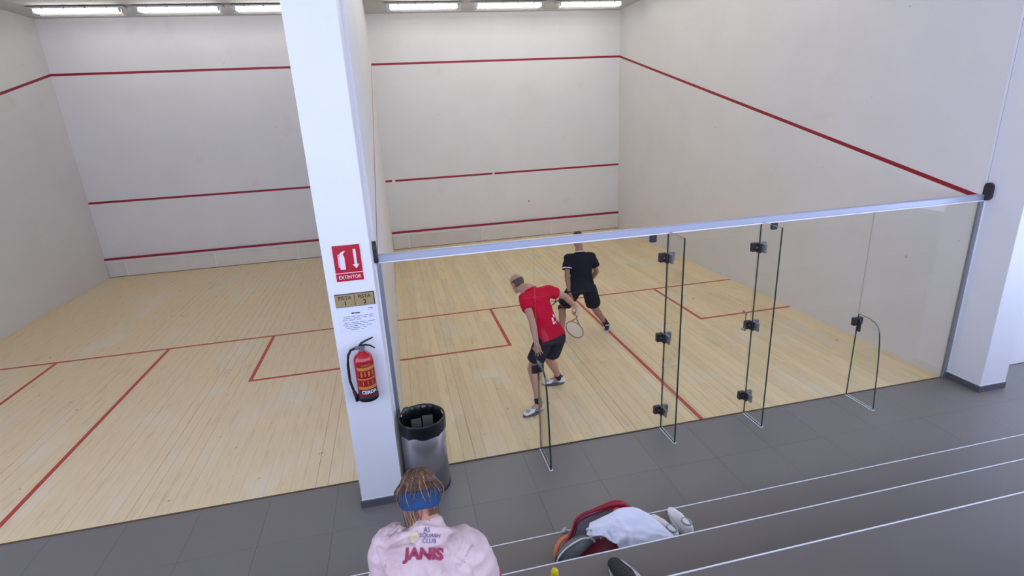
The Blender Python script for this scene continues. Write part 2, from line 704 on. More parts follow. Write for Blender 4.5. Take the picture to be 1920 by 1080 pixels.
# lobby floor: 0.6 m tiles
b = B()
box(b, -7.2, W + 3.2, -1.8, 0, -.12, -.006)
lobby = struct('floor_lobby', b, M['grout'])
tcache = {}
for j in range(3):
    ya, yb = [(-.04, -.001), (-.64, -.04), (-1.60, -.64)][j]
    for i in range(-12, 16):
        xa = .57 + .6 * i
        key = j
        me = tcache.get(key)
        if me is None:
            t = B()
            box(t, .0008, .5992, .0008, (yb - ya) - .0008, -.01, 0, .0004)
            me = tcache[key] = mesh_of(t, name='tile')
            me.materials.append(M['tile'])
        o = bpy.data.objects.new('floor_tile', me)
        COL.objects.link(o)
        o.parent = lobby
        o.location = (xa, ya, 0)
b = B()
box(b, -7.2, W + 3.2, -.012, .010, -.02, .0035, .001)
struct('trim_1', b, M['subfloor'])

# tiered seating
TY = [(-1.593, .42), (-2.250, .84), (-2.858, 1.26), (-3.56, 1.68)]
b = B()
for k, (y, z) in enumerate(TY):
    yb = TY[k + 1][0] if k + 1 < len(TY) else -7.0
    box(b, -7.2, W + 3.2, yb - .002, y, -.1, z - .002)
tiers = struct('tiered_seating', b, M['tier'])
for k, (y, z) in enumerate(TY):
    q = B()
    box(q, -7.2, W + 3.2, y - .006, y + .0015, z - .004, z + .0012, .0008)
    part('step_nosing', q, M['nosing'], tiers)

# ------------------------------------------------------------------ glass back wall
HG = 2.135
PX = [.022, 1.37, 2.70, 3.70, 5.03, W - .022]


def glass_sheet(name, x0, x1, y0, y1, z0, z1, parent, thin):
    q = B()
    box(q, x0, x1, y0, y1, z0, z1)
    q.normal_update()
    for f in q.faces:
        f.material_index = 0 if abs(f.normal[thin]) > .9 else 1
    return part(name, q, [M['glass'], M['pane_edge']], parent)


gw = bpy.data.objects.new('glass_back_wall', None)
COL.objects.link(gw)
ORG[gw.name] = V((0, 0, 0))
gw['kind'] = 'structure'
for k in (0, 1, 3, 4):
    glass_sheet('glass_pane', PX[k] + .003, PX[k + 1] - .003, -.006, .006, .004, HG, gw, 1)


def fin_profile(h, dpt, rad):
    pts = [(0, 0), (-dpt, 0)]
    if rad:
        pts = [(0, 0), (-.365, 0), (-.336, .46), (-.321, .64), (-.300, .80), (-.283, .88), (-.255, .935), (-.215, .968), (-.16, .985), (-.10, .992), (0, .995)]
    else:
        pts += [(-dpt, h), (0, h)]
    return pts


def fin(x, h, dpt, rad, parent):
    q = B()
    pts = fin_profile(h, dpt, rad)
    # local x -> world y, local y -> world z, extrude along world x
    plate(q, [(p[0] - .008, p[1] + .004) for p in pts], mat_axes(V((x - .0085, 0, 0)), V((0, 1, 0)), V((0, 0, 1)), V((1, 0, 0))), .017)
    bmesh.ops.recalc_face_normals(q, faces=q.faces[:])
    q.normal_update()
    for f in q.faces:
        f.material_index = 0 if abs(f.normal.x) > .9 else 1
    fo = part('glass_fin', q, [M['glass'], M['glass_edge']], parent)
    q = B()
    for s in (-1, 1):
        box(q, x + s * .0135 - .003, x + s * .0135 + .003, -dpt - .012, -.012, 0, .007)
    box(q, x - .014, x + .014, -dpt - .016, -dpt - .010, 0, .007)
    part('fin_floor_channel', q, M['nosing'], parent)
    return fo


fin(1.37, .90, .365, .30, gw)
fin(5.03, .90, .365, .30, gw)
fin(2.70, HG, .300, 0, gw)
fin(3.70, HG, .300, 0, gw)


def patch(x, z, s, parent):
    """clamp joining a pane (on side s of the fin) to the fin: one plate on the pane, one bracket on the fin."""
    q = B()
    cx = x - s * .048
    box(q, cx - .036, cx + .036, -.022, .022, z - .045, z + .045, .005)
    box(q, x - .030, x - .010, -.060, -.006, z - .055, z + .045, .004)
    o = part('patch_fitting', q, M['fitting'], parent)
    q = B()
    box(q, x - .009, x + .011, -.115, -.020, z - .045, z + .045, .004)
    box(q, x + .012, x + .075, -.018, .018, z - .040, z + .045, .004)
    part('clamp_plate', q, M['fitting_light'], o)
    q = B()
    lathe(q, [(0, 0), (.010, 0), (.010, .006), (0, .006)], (0, 0, 0), 12)
    bmesh.ops.transform(q, matrix=mat_axes(V((cx + .01, -.028, z)), V((1, 0, 0)), V((0, 0, 1)), V((0, 1, 0))), verts=q.verts)
    part('screw_cap', q, M['fitting_light'], o)


for x in (2.70, 3.70):
    for z in (.225, 1.055, 1.89):
        patch(x, z, 1, gw)
for x in (1.37, 5.03):
    q = B()
    box(q, x - .062, x - .004, -.020, .020, .865, .955, .004)
    o = part('patch_fitting', q, M['fitting'], gw)
    q = B()
    box(q, x + .004, x + .058, -.020, .020, .872, .955, .004)
    box(q, x - .010, x + .008, -.055, -.012, .80, .90, .003)
    part('clamp_plate', q, M['fitting'], o)
    q = B()
    tube(q, [(x, -.012, .985), (x + .004, -.020, .955), (x + .02, -.024, .915), (x + .032, -.02, .89)], .005, 8)
    part('clamp_lever', q, M['fitting_light'], o)
# top clamp near the door
q = B()
box(q, 2.515, 2.580, -.020, .020, HG - .085, HG, .008)
part('patch_fitting', q, M['fitting'], gw)
q = B()
box(q, 3.82, 3.885, -.020, .020, HG - .085, HG, .008)
part('patch_fitting', q, M['fitting'], gw)
# top rail
q = B()
box(q, .004, W - .004, -.030, .030, HG, HG + .062, .006)
rail = part('top_rail', q, M['alu'], gw)
q = B()
box(q, .004, W - .004, -.032, .032, HG - .010, HG + .002, .002)
part('rail_lip', q, M['white_trim'], rail)
# rail end plate on the pillar, rounded
for xs, xe in ((-.027, .006), (W - .006, W + .027)):
    q = B()
    pts = []
    for k in range(13):
        t = PI * k / 12
        pts.append((.045 * math.cos(t), .10 + .06 * math.sin(t)))
    for k in range(13):
        t = PI + PI * k / 12
        pts.append((.045 * math.cos(t), .02 + .05 * math.sin(t)))
    plate(q, pts, mat_axes(V((xs, -.045, HG + .03)), V((0, 1, 0)), V((0, 0, 1)), V((1, 0, 0))), xe - xs)
    bmesh.ops.recalc_face_normals(q, faces=q.faces[:])
    part('rail_end_plate', q, M['fitting'], gw)
# side channels
for x0, x1 in ((-.026, .022), (W - .022, W + .026)):
    q = B()
    box(q, x0, x1, -.020, .016, .0, HG, .002)
    part('side_channel', q, M['alu_dark'], gw)
    q = B()
    box(q, x0 - .001 if x0 < 1 else x1 - .012, x0 + .012 if x0 < 1 else x1 + .001, -.026, -.018, 0, HG)
    part('channel_bead', q, M['white_trim'], gw)
q = B()
box(q, .022, 2.70, -.009, .009, 0, .006)
part('floor_channel', q, M['fitting'], gw)

door = bpy.data.objects.new('door_1', None)
COL.objects.link(door)
ORG[door.name] = V((0, 0, 0))
door['kind'] = 'structure'
glass_sheet('door_pane', 2.715, 3.685, -.006, .006, .008, HG - .012, door, 1)
q = B()
tube(q, [(3.58, -.01, 1.02), (3.58, -.06, 1.02), (3.58, -.06, 1.22), (3.58, -.01, 1.22)], .009, 10)
part('door_handle', q, M['fitting_light'], door)

# ------------------------------------------------------------------ ceiling lights
LAMP_ROWS = [8.51, 6.55, 4.6, 2.65]


def make_lamp(loc, label):
    L, hw = 1.68, .11
    t = thing('ceiling_light', label, 'light', loc, 'fluorescent lights under the ceiling')
    x, y, z = loc
    q = B()
    box(q, x - L / 2, x + L / 2, y - hw, y + hw, z - .05, z - .012, .012)
    part('housing', q, M['lamp_body'], t)
    for s in (-.6, .6):
        q = B()
        box(q, x + s - .03, x + s + .03, y - .05, y + .05, z - .014, z, .002)
        part('mounting_bracket', q, M['lamp_body'], t)
    for s in (-1, 1):
        q = B()
        tube(q, [(x - L / 2 + .11, y + s * .05, z - .098), (x + L / 2 - .11, y + s * .05, z - .098)], .0165, 10)
        tb = part('tube', q, M['tube'], t, True)
        for e in (-1, 1):
            q = B()
            xx = x + e * (L / 2 - .095)
            box(q, xx - .016, xx + .016, y + s * .05 - .019, y + s * .05 + .019, z - .120, z - .050, .003)
            part('lamp_holder', q, M['lamp_body'], tb)
    # clear cover: an open tray
    q = B()
    a = [(-L / 2, -hw, -.05), (L / 2, -hw, -.05), (L / 2, hw, -.05), (-L / 2, hw, -.05)]
    c = [(-L / 2 + .05, -hw + .02, -.165), (L / 2 - .05, -hw + .02, -.165), (L / 2 - .05, hw - .02, -.165), (-L / 2 + .05, hw - .02, -.165)]
    va = [q.verts.new((x + i, y + j, z + k)) for i, j, k in a]
    vc = [q.verts.new((x + i, y + j, z + k)) for i, j, k in c]
    q.faces.new(list(reversed(vc)))
    for i in range(4):
        q.faces.new((va[i], vc[i], vc[(i + 1) % 4], va[(i + 1) % 4]))
    bmesh.ops.recalc_face_normals(q, faces=q.faces[:])
    part('diffuser', q, M['lamp_cover'], t)
    for s in (-1, 1):
        for u in (-.55, -.18, .18, .55):
            q = B()
            box(q, x + u - .012, x + u + .012, y + s * (hw + .002) - .004, y + s * (hw + .002) + .004, z - .062, z - .024, .002)
            part('clip', q, M['clip'], t)
    return t


ROW = ('in the front row nearest the front wall', 'in the second row from the front wall', 'in the third row from the front wall', 'in the row nearest the glass wall')
for r, y in enumerate(LAMP_ROWS):
    for k, x in enumerate((1.28, 3.20, 5.13)):
        make_lamp((x, y, HC), 'lit twin tube ceiling light, %s of three %s' % (('leftmost', 'middle', 'rightmost')[k], ROW[r]))
for r, y in enumerate((8.51, 4.2)):
    for k, x in enumerate((-5.4, -3.6, -1.8)):
        make_lamp((x, y, HC), 'lit twin tube light over the neighbouring court, %s of its %s row' % (('leftmost', 'middle', 'rightmost')[k], ('front', 'back')[r]))

# ------------------------------------------------------------------ signs on the pillar
YP = -.402
XA, ZA = V((1, 0, 0)), V((0, 0, 1))
YN = V((0, -1, 0))


def facing(x, y, z):
    return mat_axes(V((x, y, z)), XA, ZA, YN)


def print_text(name, s, size, x, y, z, m, parent, bold=0.0, sx=1.0, align='CENTER'):
    q = B()
    flat_print(q, text_mesh(s, size, bold, 0, align, sx), facing(x, y, z))
    return part(name, q, m, parent)


t = thing('extinguisher_sign', 'red wall sign with a white arrow reading EXTINTOR, on the white pillar', 'sign', (-.20, YP, 2.25))
q = B()
box(q, -.309, -.099, YP - .004, YP, 2.103, 2.393)
part('sign_panel', q, M['sign_red'], t)
q = B()
for x0, x1, z0, z1 in ((-.312, -.096, 2.390, 2.396), (-.312, -.096, 2.100, 2.106), (-.312, -.306, 2.106, 2.390), (-.102, -.096, 2.106, 2.390)):
    box(q, x0, x1, YP - .0045, YP - .0002, z0, z1)
part('sign_border', q, M['sign_white'], t)
q = B()
box(q, -.306, -.102, YP - .0047, YP - .0002, 2.168, 2.174)
part('divider', q, M['sign_white'], t)
q = B()
plate(q, [(-.010, .175), (-.010, .055), (-.026, .055), (0, .022), (.026, .055), (.010, .055), (.010, .175)], facing(-.146, YP - .0042, 2.180), .0008)
part('arrow', q, M['sign_white'], t)
q = B()
plate(q, [(-.02, 0), (.02, 0), (.02, .10), (.012, .118), (-.012, .118), (-.02, .10)], facing(-.245, YP - .0042, 2.20), .0008)
plate(q, [(-.008, .118), (.008, .118), (.03, .142), (.026, .148), (-.008, .134)], facing(-.245, YP - .0042, 2.20), .0008)
plate(q, [(-.030, .02), (-.024, .02), (-.022, .112), (-.008, .120), (-.008, .126), (-.028, .118)], facing(-.245, YP - .0042, 2.20), .0008)
part('pictogram', q, M['sign_white'], t)
print_text('lettering', 'EXTINTOR', .040, -.204, YP - .0048, 2.136, M['sign_white'], t, .012, .86)

t = thing('court_sign', 'small gold plate reading PISTA 1 and PISTA 2, on the white pillar', 'sign', (-.19, YP, 1.95))
q = B()
box(q, -.344, -.043, YP - .006, YP, 1.896, 2.004, .001)
part('plate', q, M['brass'], t)
q = B()
for x0, x1, z0, z1 in ((-.344, -.043, 1.999, 2.0045), (-.049, -.0425, 1.896, 2.004), (-.344, -.043, 1.8955, 1.8985)):
    box(q, x0, x1, YP - .0066, YP - .001, z0, z1)
part('dark_edge', q, M['dark_print'], t)
q = B()
box(q, -.196, -.192, YP - .0066, YP - .001, 1.905, 1.992)
part('divider', q, M['dark_print'], t)
for x, n in ((-.120, '2'), (-.268, '1')):
    print_text('lettering', 'PISTA', .042, x, YP - .0068, 1.970, M['dark_print'], t, .012, .95)
    print_text('numeral', n, .048, x, YP - .0068, 1.926, M['dark_print'], t, .02, 1.1)

t = thing('notice', 'white printed notice in small grey type, below the gold plate', 'notice', (-.19, YP, 1.78))
q = B()
box(q, -.342, -.045, YP - .0015, YP, 1.672, 1.886)
part('sheet', q, M['paper'], t)
q = B()
rr = random.Random(4)
rows = [(1.868, [(-.105, -.065)], .006), (1.856, [(-.105, -.060)], .0015),
        (1.812, [(-.30, -.25), (-.24, -.21), (-.20, -.15), (-.145, -.11), (-.10, -.065)], .004),
        (1.797, [(-.30, -.24), (-.225, -.17), (-.16, -.12), (-.105, -.07)], .004),
        (1.782, [(-.31, -.27), (-.26, -.215), (-.20, -.165)], .004),
        (1.760, [(-.30, -.26), (-.25, -.19), (-.18, -.13), (-.12, -.06)], .004),
        (1.745, [(-.31, -.25), (-.24, -.17), (-.16, -.12)], .004),
        (1.730, [(-.30, -.27), (-.26, -.20), (-.185, -.14), (-.13, -.09)], .004),
        (1.715, [(-.29, -.25), (-.24, -.18), (-.16, -.13)], .004),
        (1.700, [(-.26, -.20), (-.18, -.155)], .003)]
for z, segs, h in rows:
    for a, c in segs:
        box(q, a, c, YP - .0021, YP - .001, z - h / 2, z + h / 2)
part('small_print', q, M['ink'], t, kind='stuff')
q = B()
box(q, -.235, -.215, YP - .0022, YP - .001, 1.832, 1.844)
box(q, -.213, -.170, YP - .0021, YP - .001, 1.834, 1.842)
part('logo_print', q, M['dark_print'], t)

# ------------------------------------------------------------------ fire extinguisher on the pillar
EX, EY = -.190, -.492
t = thing('fire_extinguisher', 'red fire extinguisher with black handle hung on the white pillar', 'fire extinguisher', (EX, EY, 1.13))
R = .077
q = B()
lathe(q, [(0, 1.140), (R - .006, 1.140), (R, 1.15), (R, 1.470), (R - .004, 1.492), (R - .018, 1.515), (.034, 1.532), (.026, 1.545), (0, 1.545)], (EX, EY, 0), 36)
part('cylinder', q, M['ext_red'], t, True)
q = B()
lathe(q, [(R - .01, 1.125), (R + .004, 1.128), (R + .005, 1.172), (R, 1.176)], (EX, EY, 0), 36)
part('base_ring', q, M['black'], t, True)


def label_band(name, z0, z1, m, parent, a=1.15, off=.0008):
    q = B()
    lathe(q, [(R + off, z0), (R + off, z1)], (EX, EY, 0), 20, -PI / 2 - a + .25, -PI / 2 + a + .25, False)
    return part(name, q, m, parent, True)


lb = label_band('label', 1.185, 1.465, M['label_red'], t)
label_band('label_band', 1.404, 1.430, M['yellow_print'], lb, 1.0, .0014)
label_band('label_band', 1.322, 1.334, M['yellow_print'], lb, 1.1, .0014)
label_band('label_band', 1.238, 1.264, M['yellow_print'], lb, 1.1, .0014)
label_band('label_band', 1.190, 1.236, M['dark_print'], lb, 1.1, .0014)


def round_text(name, s, size, z, m, parent, bold=.01, sx=1.0, ang=.25, r=R + .0022):
    me = text_mesh(s, size, bold, 0, 'CENTER', sx)
    q = B()
    vs = []
    for v in me.vertices:
        th = -PI / 2 + ang + v.co.x / r
        vs.append(q.verts.new((EX + r * math.cos(th), EY + r * math.sin(th), z + v.co.y)))
    for p in me.polygons:
        q.faces.new([vs[i] for i in p.vertices])
    return part(name, q, m, parent)


round_text('lettering', 'FUEGO', .024, 1.447, M['yellow_print'], lb, .015)
round_text('brand_lettering', 'CERDA', .040, 1.212, M['white_print'], lb, .03)
q = B()
rr = random.Random(9)
for k, (a, z0, h, wd) in enumerate([(-.55, 1.35, .045, .16), (-.2, 1.355, .04, .12), (.2, 1.35, .045, .18), (.65, 1.352, .04, .14), (-.5, 1.275, .034, .1), (0, 1.275, .034, .09), (.5, 1.275, .034, .1)]):
    lathe(q, [(R + .0014, z0), (R + .0014, z0 + h)], (EX, EY, 0), 4, -PI / 2 + .25 + a - wd / 2, -PI / 2 + .25 + a + wd / 2, False)
part('label_pictograms', q, M['yellow_print'], lb, kind='stuff')
q = B()
lathe(q, [(0, 1.540), (.022, 1.540), (.022, 1.562), (.016, 1.566), (.016, 1.590), (0, 1.590)], (EX, EY, 0), 20)
box(q, EX - .05, EX + .016, EY - .013, EY + .013, 1.562, 1.588, .004)
part('valve', q, M['fitting_light'], t)
q = B()
tube(q, [(EX - .018, EY, 1.590), (EX + .005, EY, 1.612), (EX + .05, EY, 1.632), (EX + .098, EY, 1.648)], [.012, .013, .012, .009], 10, flat=.6)
part('squeeze_lever', q, M['black'], t, True)
q = B()
tube(q, [(EX - .012, EY, 1.592), (EX + .035, EY, 1.592), (EX + .07, EY, 1.582), (EX + .102, EY, 1.556)], [.012, .012, .011, .008], 10, flat=.6)
part('carry_handle', q, M['black'], t, True)
q = B()
tube(q, [(EX - .045, EY, 1.575), (EX - .085, EY, 1.562), (EX - .110, EY, 1.520), (EX - .122, EY, 1.44), (EX - .126, EY, 1.30), (EX - .112, EY, 1.22), (EX - .104, EY, 1.19)], .0105, 10)
part('hose', q, M['black'], t, True)
q = B()
tube(q, [(EX - .108, EY, 1.20), (EX - .096, EY, 1.155), (EX - .088, EY, 1.115)], [.013, .016, .021], 12)
part('nozzle', q, M['black'], t, True)
q = B()
box(q, EX - .03, EX + .03, EY + .05, YP + .001, 1.40, 1.46, .003)
box(q, EX - .02, EX + .02, EY + .02, YP + .001, 1.553, 1.562, .001)
part('wall_bracket', q, M['fitting'], t)

# ------------------------------------------------------------------ waste bin
BX, BY = .212, -.225
t = thing('waste_bin', 'round brushed steel waste bin with a black liner beside the pillar', 'bin', (BX, BY, 0))
BR, BH = .201, .712
q = B()
lathe(q, [(BR - .012, .012), (BR, .012), (BR, BH), (BR - .006, BH + .004), (BR - .006, .02), (0, .02)], (BX, BY, 0), 56)
part('body', q, M['steel'], t, True)
q = B()
lathe(q, [(0, 0), (BR + .002, 0), (BR + .004, .006), (BR + .004, .022), (BR, .026)], (BX, BY, 0), 56)
part('base_rim', q, M['black'], t, True)
# liner: folded over the rim outside, hanging down inside
q = B()
n = 120
rings = []
prof = [(.150, .05, .004), (.172, .30, .008), (.178, .52, .010), (.188, .66, .008), (.195, .722, .004), (.204, .733, .003), (.2095, .724, .003), (.212, .69, .005), (.211, .64, .006), (.2095, .600, .004)]
for i, (r, z, a) in enumerate(prof):
    ring = []
    for k in range(n):
        th = 2 * PI * k / n
        p = V((math.cos(th) * 3, math.sin(th) * 3, z * 4))
        d = noise.noise(p * 1.6) * a * 1.2 + noise.noise(p * 4) * a * .8
        if i <= 3:
            d -= abs(d) * .5
        if i >= 7:
            d = abs(d) * .8
        zz = z + (noise.noise(p * 1.3 + V((9, 0, 0))) * .022 if i == len(prof) - 1 else 0)
        # knot of gathered film at the back left
        g = math.exp(-((th - 2.35) / .22) ** 2)
        if 4 <= i <= 6:
            zz += g * .022 * (1 + .6 * noise.noise(p * 9))
        ring.append(q.verts.new((BX + (r + d) * math.cos(th), BY + (r + d) * math.sin(th), zz)))
    rings.append(ring)
for i in range(len(rings) - 1):
    for k in range(n):
        q.faces.new((rings[i][k], rings[i][(k + 1) % n], rings[i + 1][(k + 1) % n], rings[i + 1][k]))
q.faces.new(list(reversed(rings[0])))
bmesh.ops.recalc_face_normals(q, faces=q.faces[:])
part('bin_liner', q, M['black_plastic'], t, True)
# two thin grey slabs leaning inside the liner
for k, (x, y, z, rz, rx, wd, h) in enumerate(((BX - .050, BY + .085, .53, .10, -.30, .095, .22), (BX + .052, BY + .085, .55, -.08, -.28, .095, .22))):
    q = B()
    box(q, -wd / 2, wd / 2, -.004, .004, -h / 2, h / 2, .001, Matrix.Translation((x, y, z)) @ Euler((rx, 0, rz)).to_matrix().to_4x4())
    o = part('slab_piece', q, M['slab'], None, loc=(x, y, z))
    tag(o, 'grey card standing inside the black bin liner, %s of the two' % ('left' if k == 0 else 'right'), 'rubbish', 'slabs in the waste bin')

# ------------------------------------------------------------------ figures


def shell(c, axes, radii, keep, thick=.006, nu=64, nv=40, rough=.0, seed=0.0):
    """closed cap over an ellipsoid: keep(d) tells which directions (right, forward, up) it covers."""
    q = B()
    outer, inner = {}, {}
    grid = {}
    for j in range(nv + 1):
        ph = PI * j / nv
        for i in range(nu):
            th = 2 * PI * i / nu
            d = V((math.sin(ph) * math.cos(th), math.sin(ph) * math.sin(th), math.cos(ph)))
            grid[(i, j)] = d
    faces = []
    for j in range(nv):
        for i in range(nu):
            ks = [(i, j), (i, j + 1), ((i + 1) % nu, j + 1), ((i + 1) % nu, j)]
            if all(keep(grid[k]) for k in ks):
                faces.append(ks)

    def pos(k, t):
        d = grid[k]
        r = 1 + (noise.noise(d * 9 + V((seed, 0, 0))) * rough)
        return c + axes[0] * d.x * (radii[0] + t) * r + axes[1] * d.y * (radii[1] + t) * r + axes[2] * d.z * (radii[2] + t) * r
    from collections import Counter
    cnt = Counter()
    for ks in faces:
        for a, b2 in zip(ks, ks[1:] + ks[:1]):
            cnt[frozenset((a, b2))] += 1
    for ks in faces:
        for k in ks:
            if k not in outer:
                outer[k] = q.verts.new(pos(k, thick))
                inner[k] = q.verts.new(pos(k, -.004))
        try:
            q.faces.new([outer[k] for k in ks])
            q.faces.new([inner[k] for k in reversed(ks)])
        except ValueError:
            pass
        for a, b2 in zip(ks, ks[1:] + ks[:1]):
            if cnt[frozenset((a, b2))] == 1 and a != b2:
                try:
                    q.faces.new((outer[b2], outer[a], inner[a], inner[b2]))
                except ValueError:
                    pass
    bmesh.ops.remove_doubles(q, verts=q.verts[:], dist=1e-5)
    bmesh.ops.recalc_face_normals(q, faces=q.faces[:])
    return q


def hand(bm, W_, d, n, th_side, curl=.5, s=1.0, spread=1.0, grip=None):
    """wrist W_, finger direction d, palm normal n (the way the palm looks), thumb side th_side."""
    d = d.normalized()
    n = (n - d * n.dot(d)).normalized()
    ts = d.cross(n).normalized()
    if ts.dot(th_side) < 0:
        ts = -ts
    P = lambda a, b_, c: W_ + (d * a + ts * b_ + n * c) * s
    hull(bm, [(P(.0, .012, 0), .020 * s), (P(.0, -.012, 0), .019 * s), (P(.045, .030, -.002), .014 * s), (P(.04, -.028, -.002), .014 * s),
              (P(.085, .030, 0), .0115 * s), (P(.078, -.030, 0), .0105 * s)], True)
    for k, (b_, L) in enumerate(((.031, .072), (.0105, .082), (-.0105, .076), (-.031, .060))):
        base = P(.083 - (.006 if k == 3 else 0), b_, 0)
        fd = (d + ts * (b_ * (7.5 if curl < .8 else 2.0) * spread)).normalized()
        ang = 0
        p = base
        r = .0086 * s
        for seg, fr in enumerate((.44, .31, .25)):
            ang += curl * (.75, .85, .6)[seg]
            q2 = p + (fd * math.cos(ang) + n * math.sin(ang)) * L * fr * s
            hull(bm, [(p, r), (q2, r * .92)], True)
            p, r = q2, r * .92
    p0 = P(.022, .026, .004)
    p1 = P(.052, .052, .012 + .02 * min(curl, 1))
    p2 = P(.082, .052 - .022 * min(curl, 1), .018 + .034 * min(curl, 1))
    p3 = P(.104, .046 - .05 * min(curl, 1), .022 + .036 * min(curl, 1))
    hull(bm, [(p0, .014 * s), (p1, .0115 * s)], True)
    hull(bm, [(p1, .0115 * s), (p2, .0102 * s)], True)
    hull(bm, [(p2, .0102 * s), (p3, .009 * s)], True)


def head_geo(bm, c, ax, s=1.0):
    r, f, u = ax
    P = lambda a, b_, c2: c + (r * a + f * b_ + u * c2) * s
    hull(bm, [(P(0, -.012, .030), (.075 * s, .088 * s, .088 * s), ax)])
    hull(bm, [(P(0, -.012, .022), (.070 * s, .080 * s, .070 * s), ax), (P(0, .034, -.052), (.048 * s, .048 * s, .048 * s), ax), (P(0, .062, -.082), (.022 * s, .018 * s, .018 * s), ax)])
    hull(bm, [(P(0, .084, .004), .010 * s), (P(0, .102, -.026), .0125 * s), (P(0, .084, -.030), (.018 * s, .010 * s, .008 * s), ax)], True)
    hull(bm, [(P(-.03, .074, .022), .010 * s), (P(.03, .074, .022), .010 * s)], True)
    for sg in (-1, 1):
        hull(bm, [(P(sg * .075, -.012, .012), (.008 * s, .018 * s, .020 * s), ax), (P(sg * .073, -.006, -.022), (.007 * s, .010 * s, .010 * s), ax)], True)


def body(J, ax_t, ax_h, td, hands, s=1.0, voxel=.0050, girth=1.0, legs=True):
    """one continuous skin surface. J: joints; ax_t = (right, forward, up) of the torso, ax_h of the head."""
    bm = B()
    r, f, u = ax_t
    g = girth
    pel, neck = J['PEL'], J['NECK']
    L = (neck - pel).length
    at = lambda k, fo=0.0: pel + (neck - pel) * k + f * fo
    up = (neck - pel).normalized()
    axt = (r, up.cross(r).normalized(), up)
    e_p = (at(.02), (.155 * g, .112 * g, .10), axt)
    e_w = (at(.36), (.138 * g, .098 * g, .09), axt)
    e_c = (at(.68, .008), (.160 * g, .112 * g, .11), axt)
    e_u = (at(.88), (.120 * g, .078, .055), axt)
    hull(bm, [e_p, e_w])
    hull(bm, [e_w, e_c])
    hull(bm, [e_c, e_u])
    for k in ('LS', 'RS'):
        hull(bm, [e_u, (J[k], .054)])
        hull(bm, [e_c, (J[k], .045)])
    hb = J['HEAD'] + ax_h[2] * -.045 * s + ax_h[1] * -.022 * s
    hull(bm, [(neck - up * .05, .064), (neck, .057), (hb, .052)])
    head_geo(bm, J['HEAD'], ax_h, s)
    for S_ in 'LR':
        sh, el, wr = J[S_ + 'S'], J[S_ + 'E'], J[S_ + 'W']
        hull(bm, [(sh, .052), (sh.lerp(el, .45), .047), (el, .039)])
        hull(bm, [(el, .039), (el.lerp(wr, .28), .0415), (wr, .0265)])
        hull(bm, [(el.lerp(wr, .5), .034), (wr, (.027), )], True)
        hd, hn, ht, curl = hands[S_]
        hand(bm, wr, hd, hn, ht, curl, s * .98)
        if legs:
            hp, kn, an = J[S_ + 'H'], J[S_ + 'K'], J[S_ + 'A']
            hull(bm, [(hp, .090 * g), (hp.lerp(kn, .5), .076), (kn, .055)])
            back = -td[S_] * .018
            hull(bm, [(kn, .054), (kn.lerp(an, .3) + back, .056), (kn.lerp(an, .62) + back * .4, .042)])
            hull(bm, [(kn.lerp(an, .5) + back * .6, .046), (an, .036)])
            hull(bm, [(an, .036), (an + td[S_] * .10 - V((0, 0, .05)), .030), (an - td[S_] * .03 - V((0, 0, .045)), .030)])
    return blob(bm, voxel, 4)


def face_bits(c, ax, parent, s=1.0):
    r, f, u = ax
    for sg in (-1, 1):
        q = B()
        hull(q, [(c + (r * sg * .031 + f * .0725 + u * .006) * s, .0115 * s)])
        ey = part('eye', q, M['eye_white'], parent, True)
        q = B()
        hull(q, [(c + (r * sg * .031 + f * .0825 + u * .006) * s, (.0045 * s, .002 * s, .0045 * s), ax)])
        part('iris', q, M['dark_hair'], ey, True)
    q = B()
    hull(q, [(c + (r * -.020 + f * .077 - u * .056) * s, .006 * s), (c + (r * .020 + f * .077 - u * .056) * s, .006 * s), (c + (f * .084 - u * .056) * s, .007 * s)], True)
    part('mouth', q, M['lip'], parent, True)


def shirt(J, ax_t, hem, sleeve, infl, voxel=.0075, girth=1.0, sl_r=(.068, .068), neck_r=.072, collar=0.0, trap=0.0):
    bm = B()
    r, f, u = ax_t
    g = girth
    pel, neck = J['PEL'], J['NECK']
    at = lambda k, fo=0.0: pel + (neck - pel) * k + f * fo
    up = (neck - pel).normalized()
    axt = (r, up.cross(r).normalized(), up)
    i = infl
    e_p = (at(.08), (.158 * g + i, .115 * g + i, .05), axt)
    e_w = (at(.36), (.142 * g + i, .103 * g + i, .09), axt)
    e_c = (at(.68, .008), (.162 * g + i, .115 * g + i, .11), axt)
    e_u = (at(.87), (.120 * g + i, .078 + i, .055), axt)
    hull(bm, [e_p, e_w])
    hull(bm, [e_w, e_c])
    hull(bm, [e_c, e_u])
    cone(bm, at(hem), (.160 * g + i + .018, .118 * g + i + .022), at(.2), (.150 * g + i, .110 * g + i), 40, (axt[0], axt[1]))
    for k in ('L', 'R'):
        S_, E_ = J[k + 'S'], J[k + 'E']
        hull(bm, [e_u, (S_, .054 + i * .8)])
        hull(bm, [e_c, (S_, .046 + i)])
        cone(bm, S_, sl_r[0], S_.lerp(E_, sleeve), sl_r[1], 24)
        hull(bm, [(S_, sl_r[0] - .01), (S_.lerp(E_, sleeve * .4), sl_r[0] - .006)])
    cone(bm, neck - up * .06, neck_r + .012, neck - up * .002, neck_r, 24)
    if collar:
        nd = (J['HEAD'] - ax_t[2] * .05 - neck).normalized()
        cone(bm, neck - up * .05, neck_r + .010, neck + nd * collar, neck_r - .004, 24)
    if trap:
        for k in ('LS', 'RS'):
            hull(bm, [(neck - up * .045, (neck_r + trap) * .9), (J[k].lerp(neck, .12), .050)])
    return blob(bm, voxel, 4)


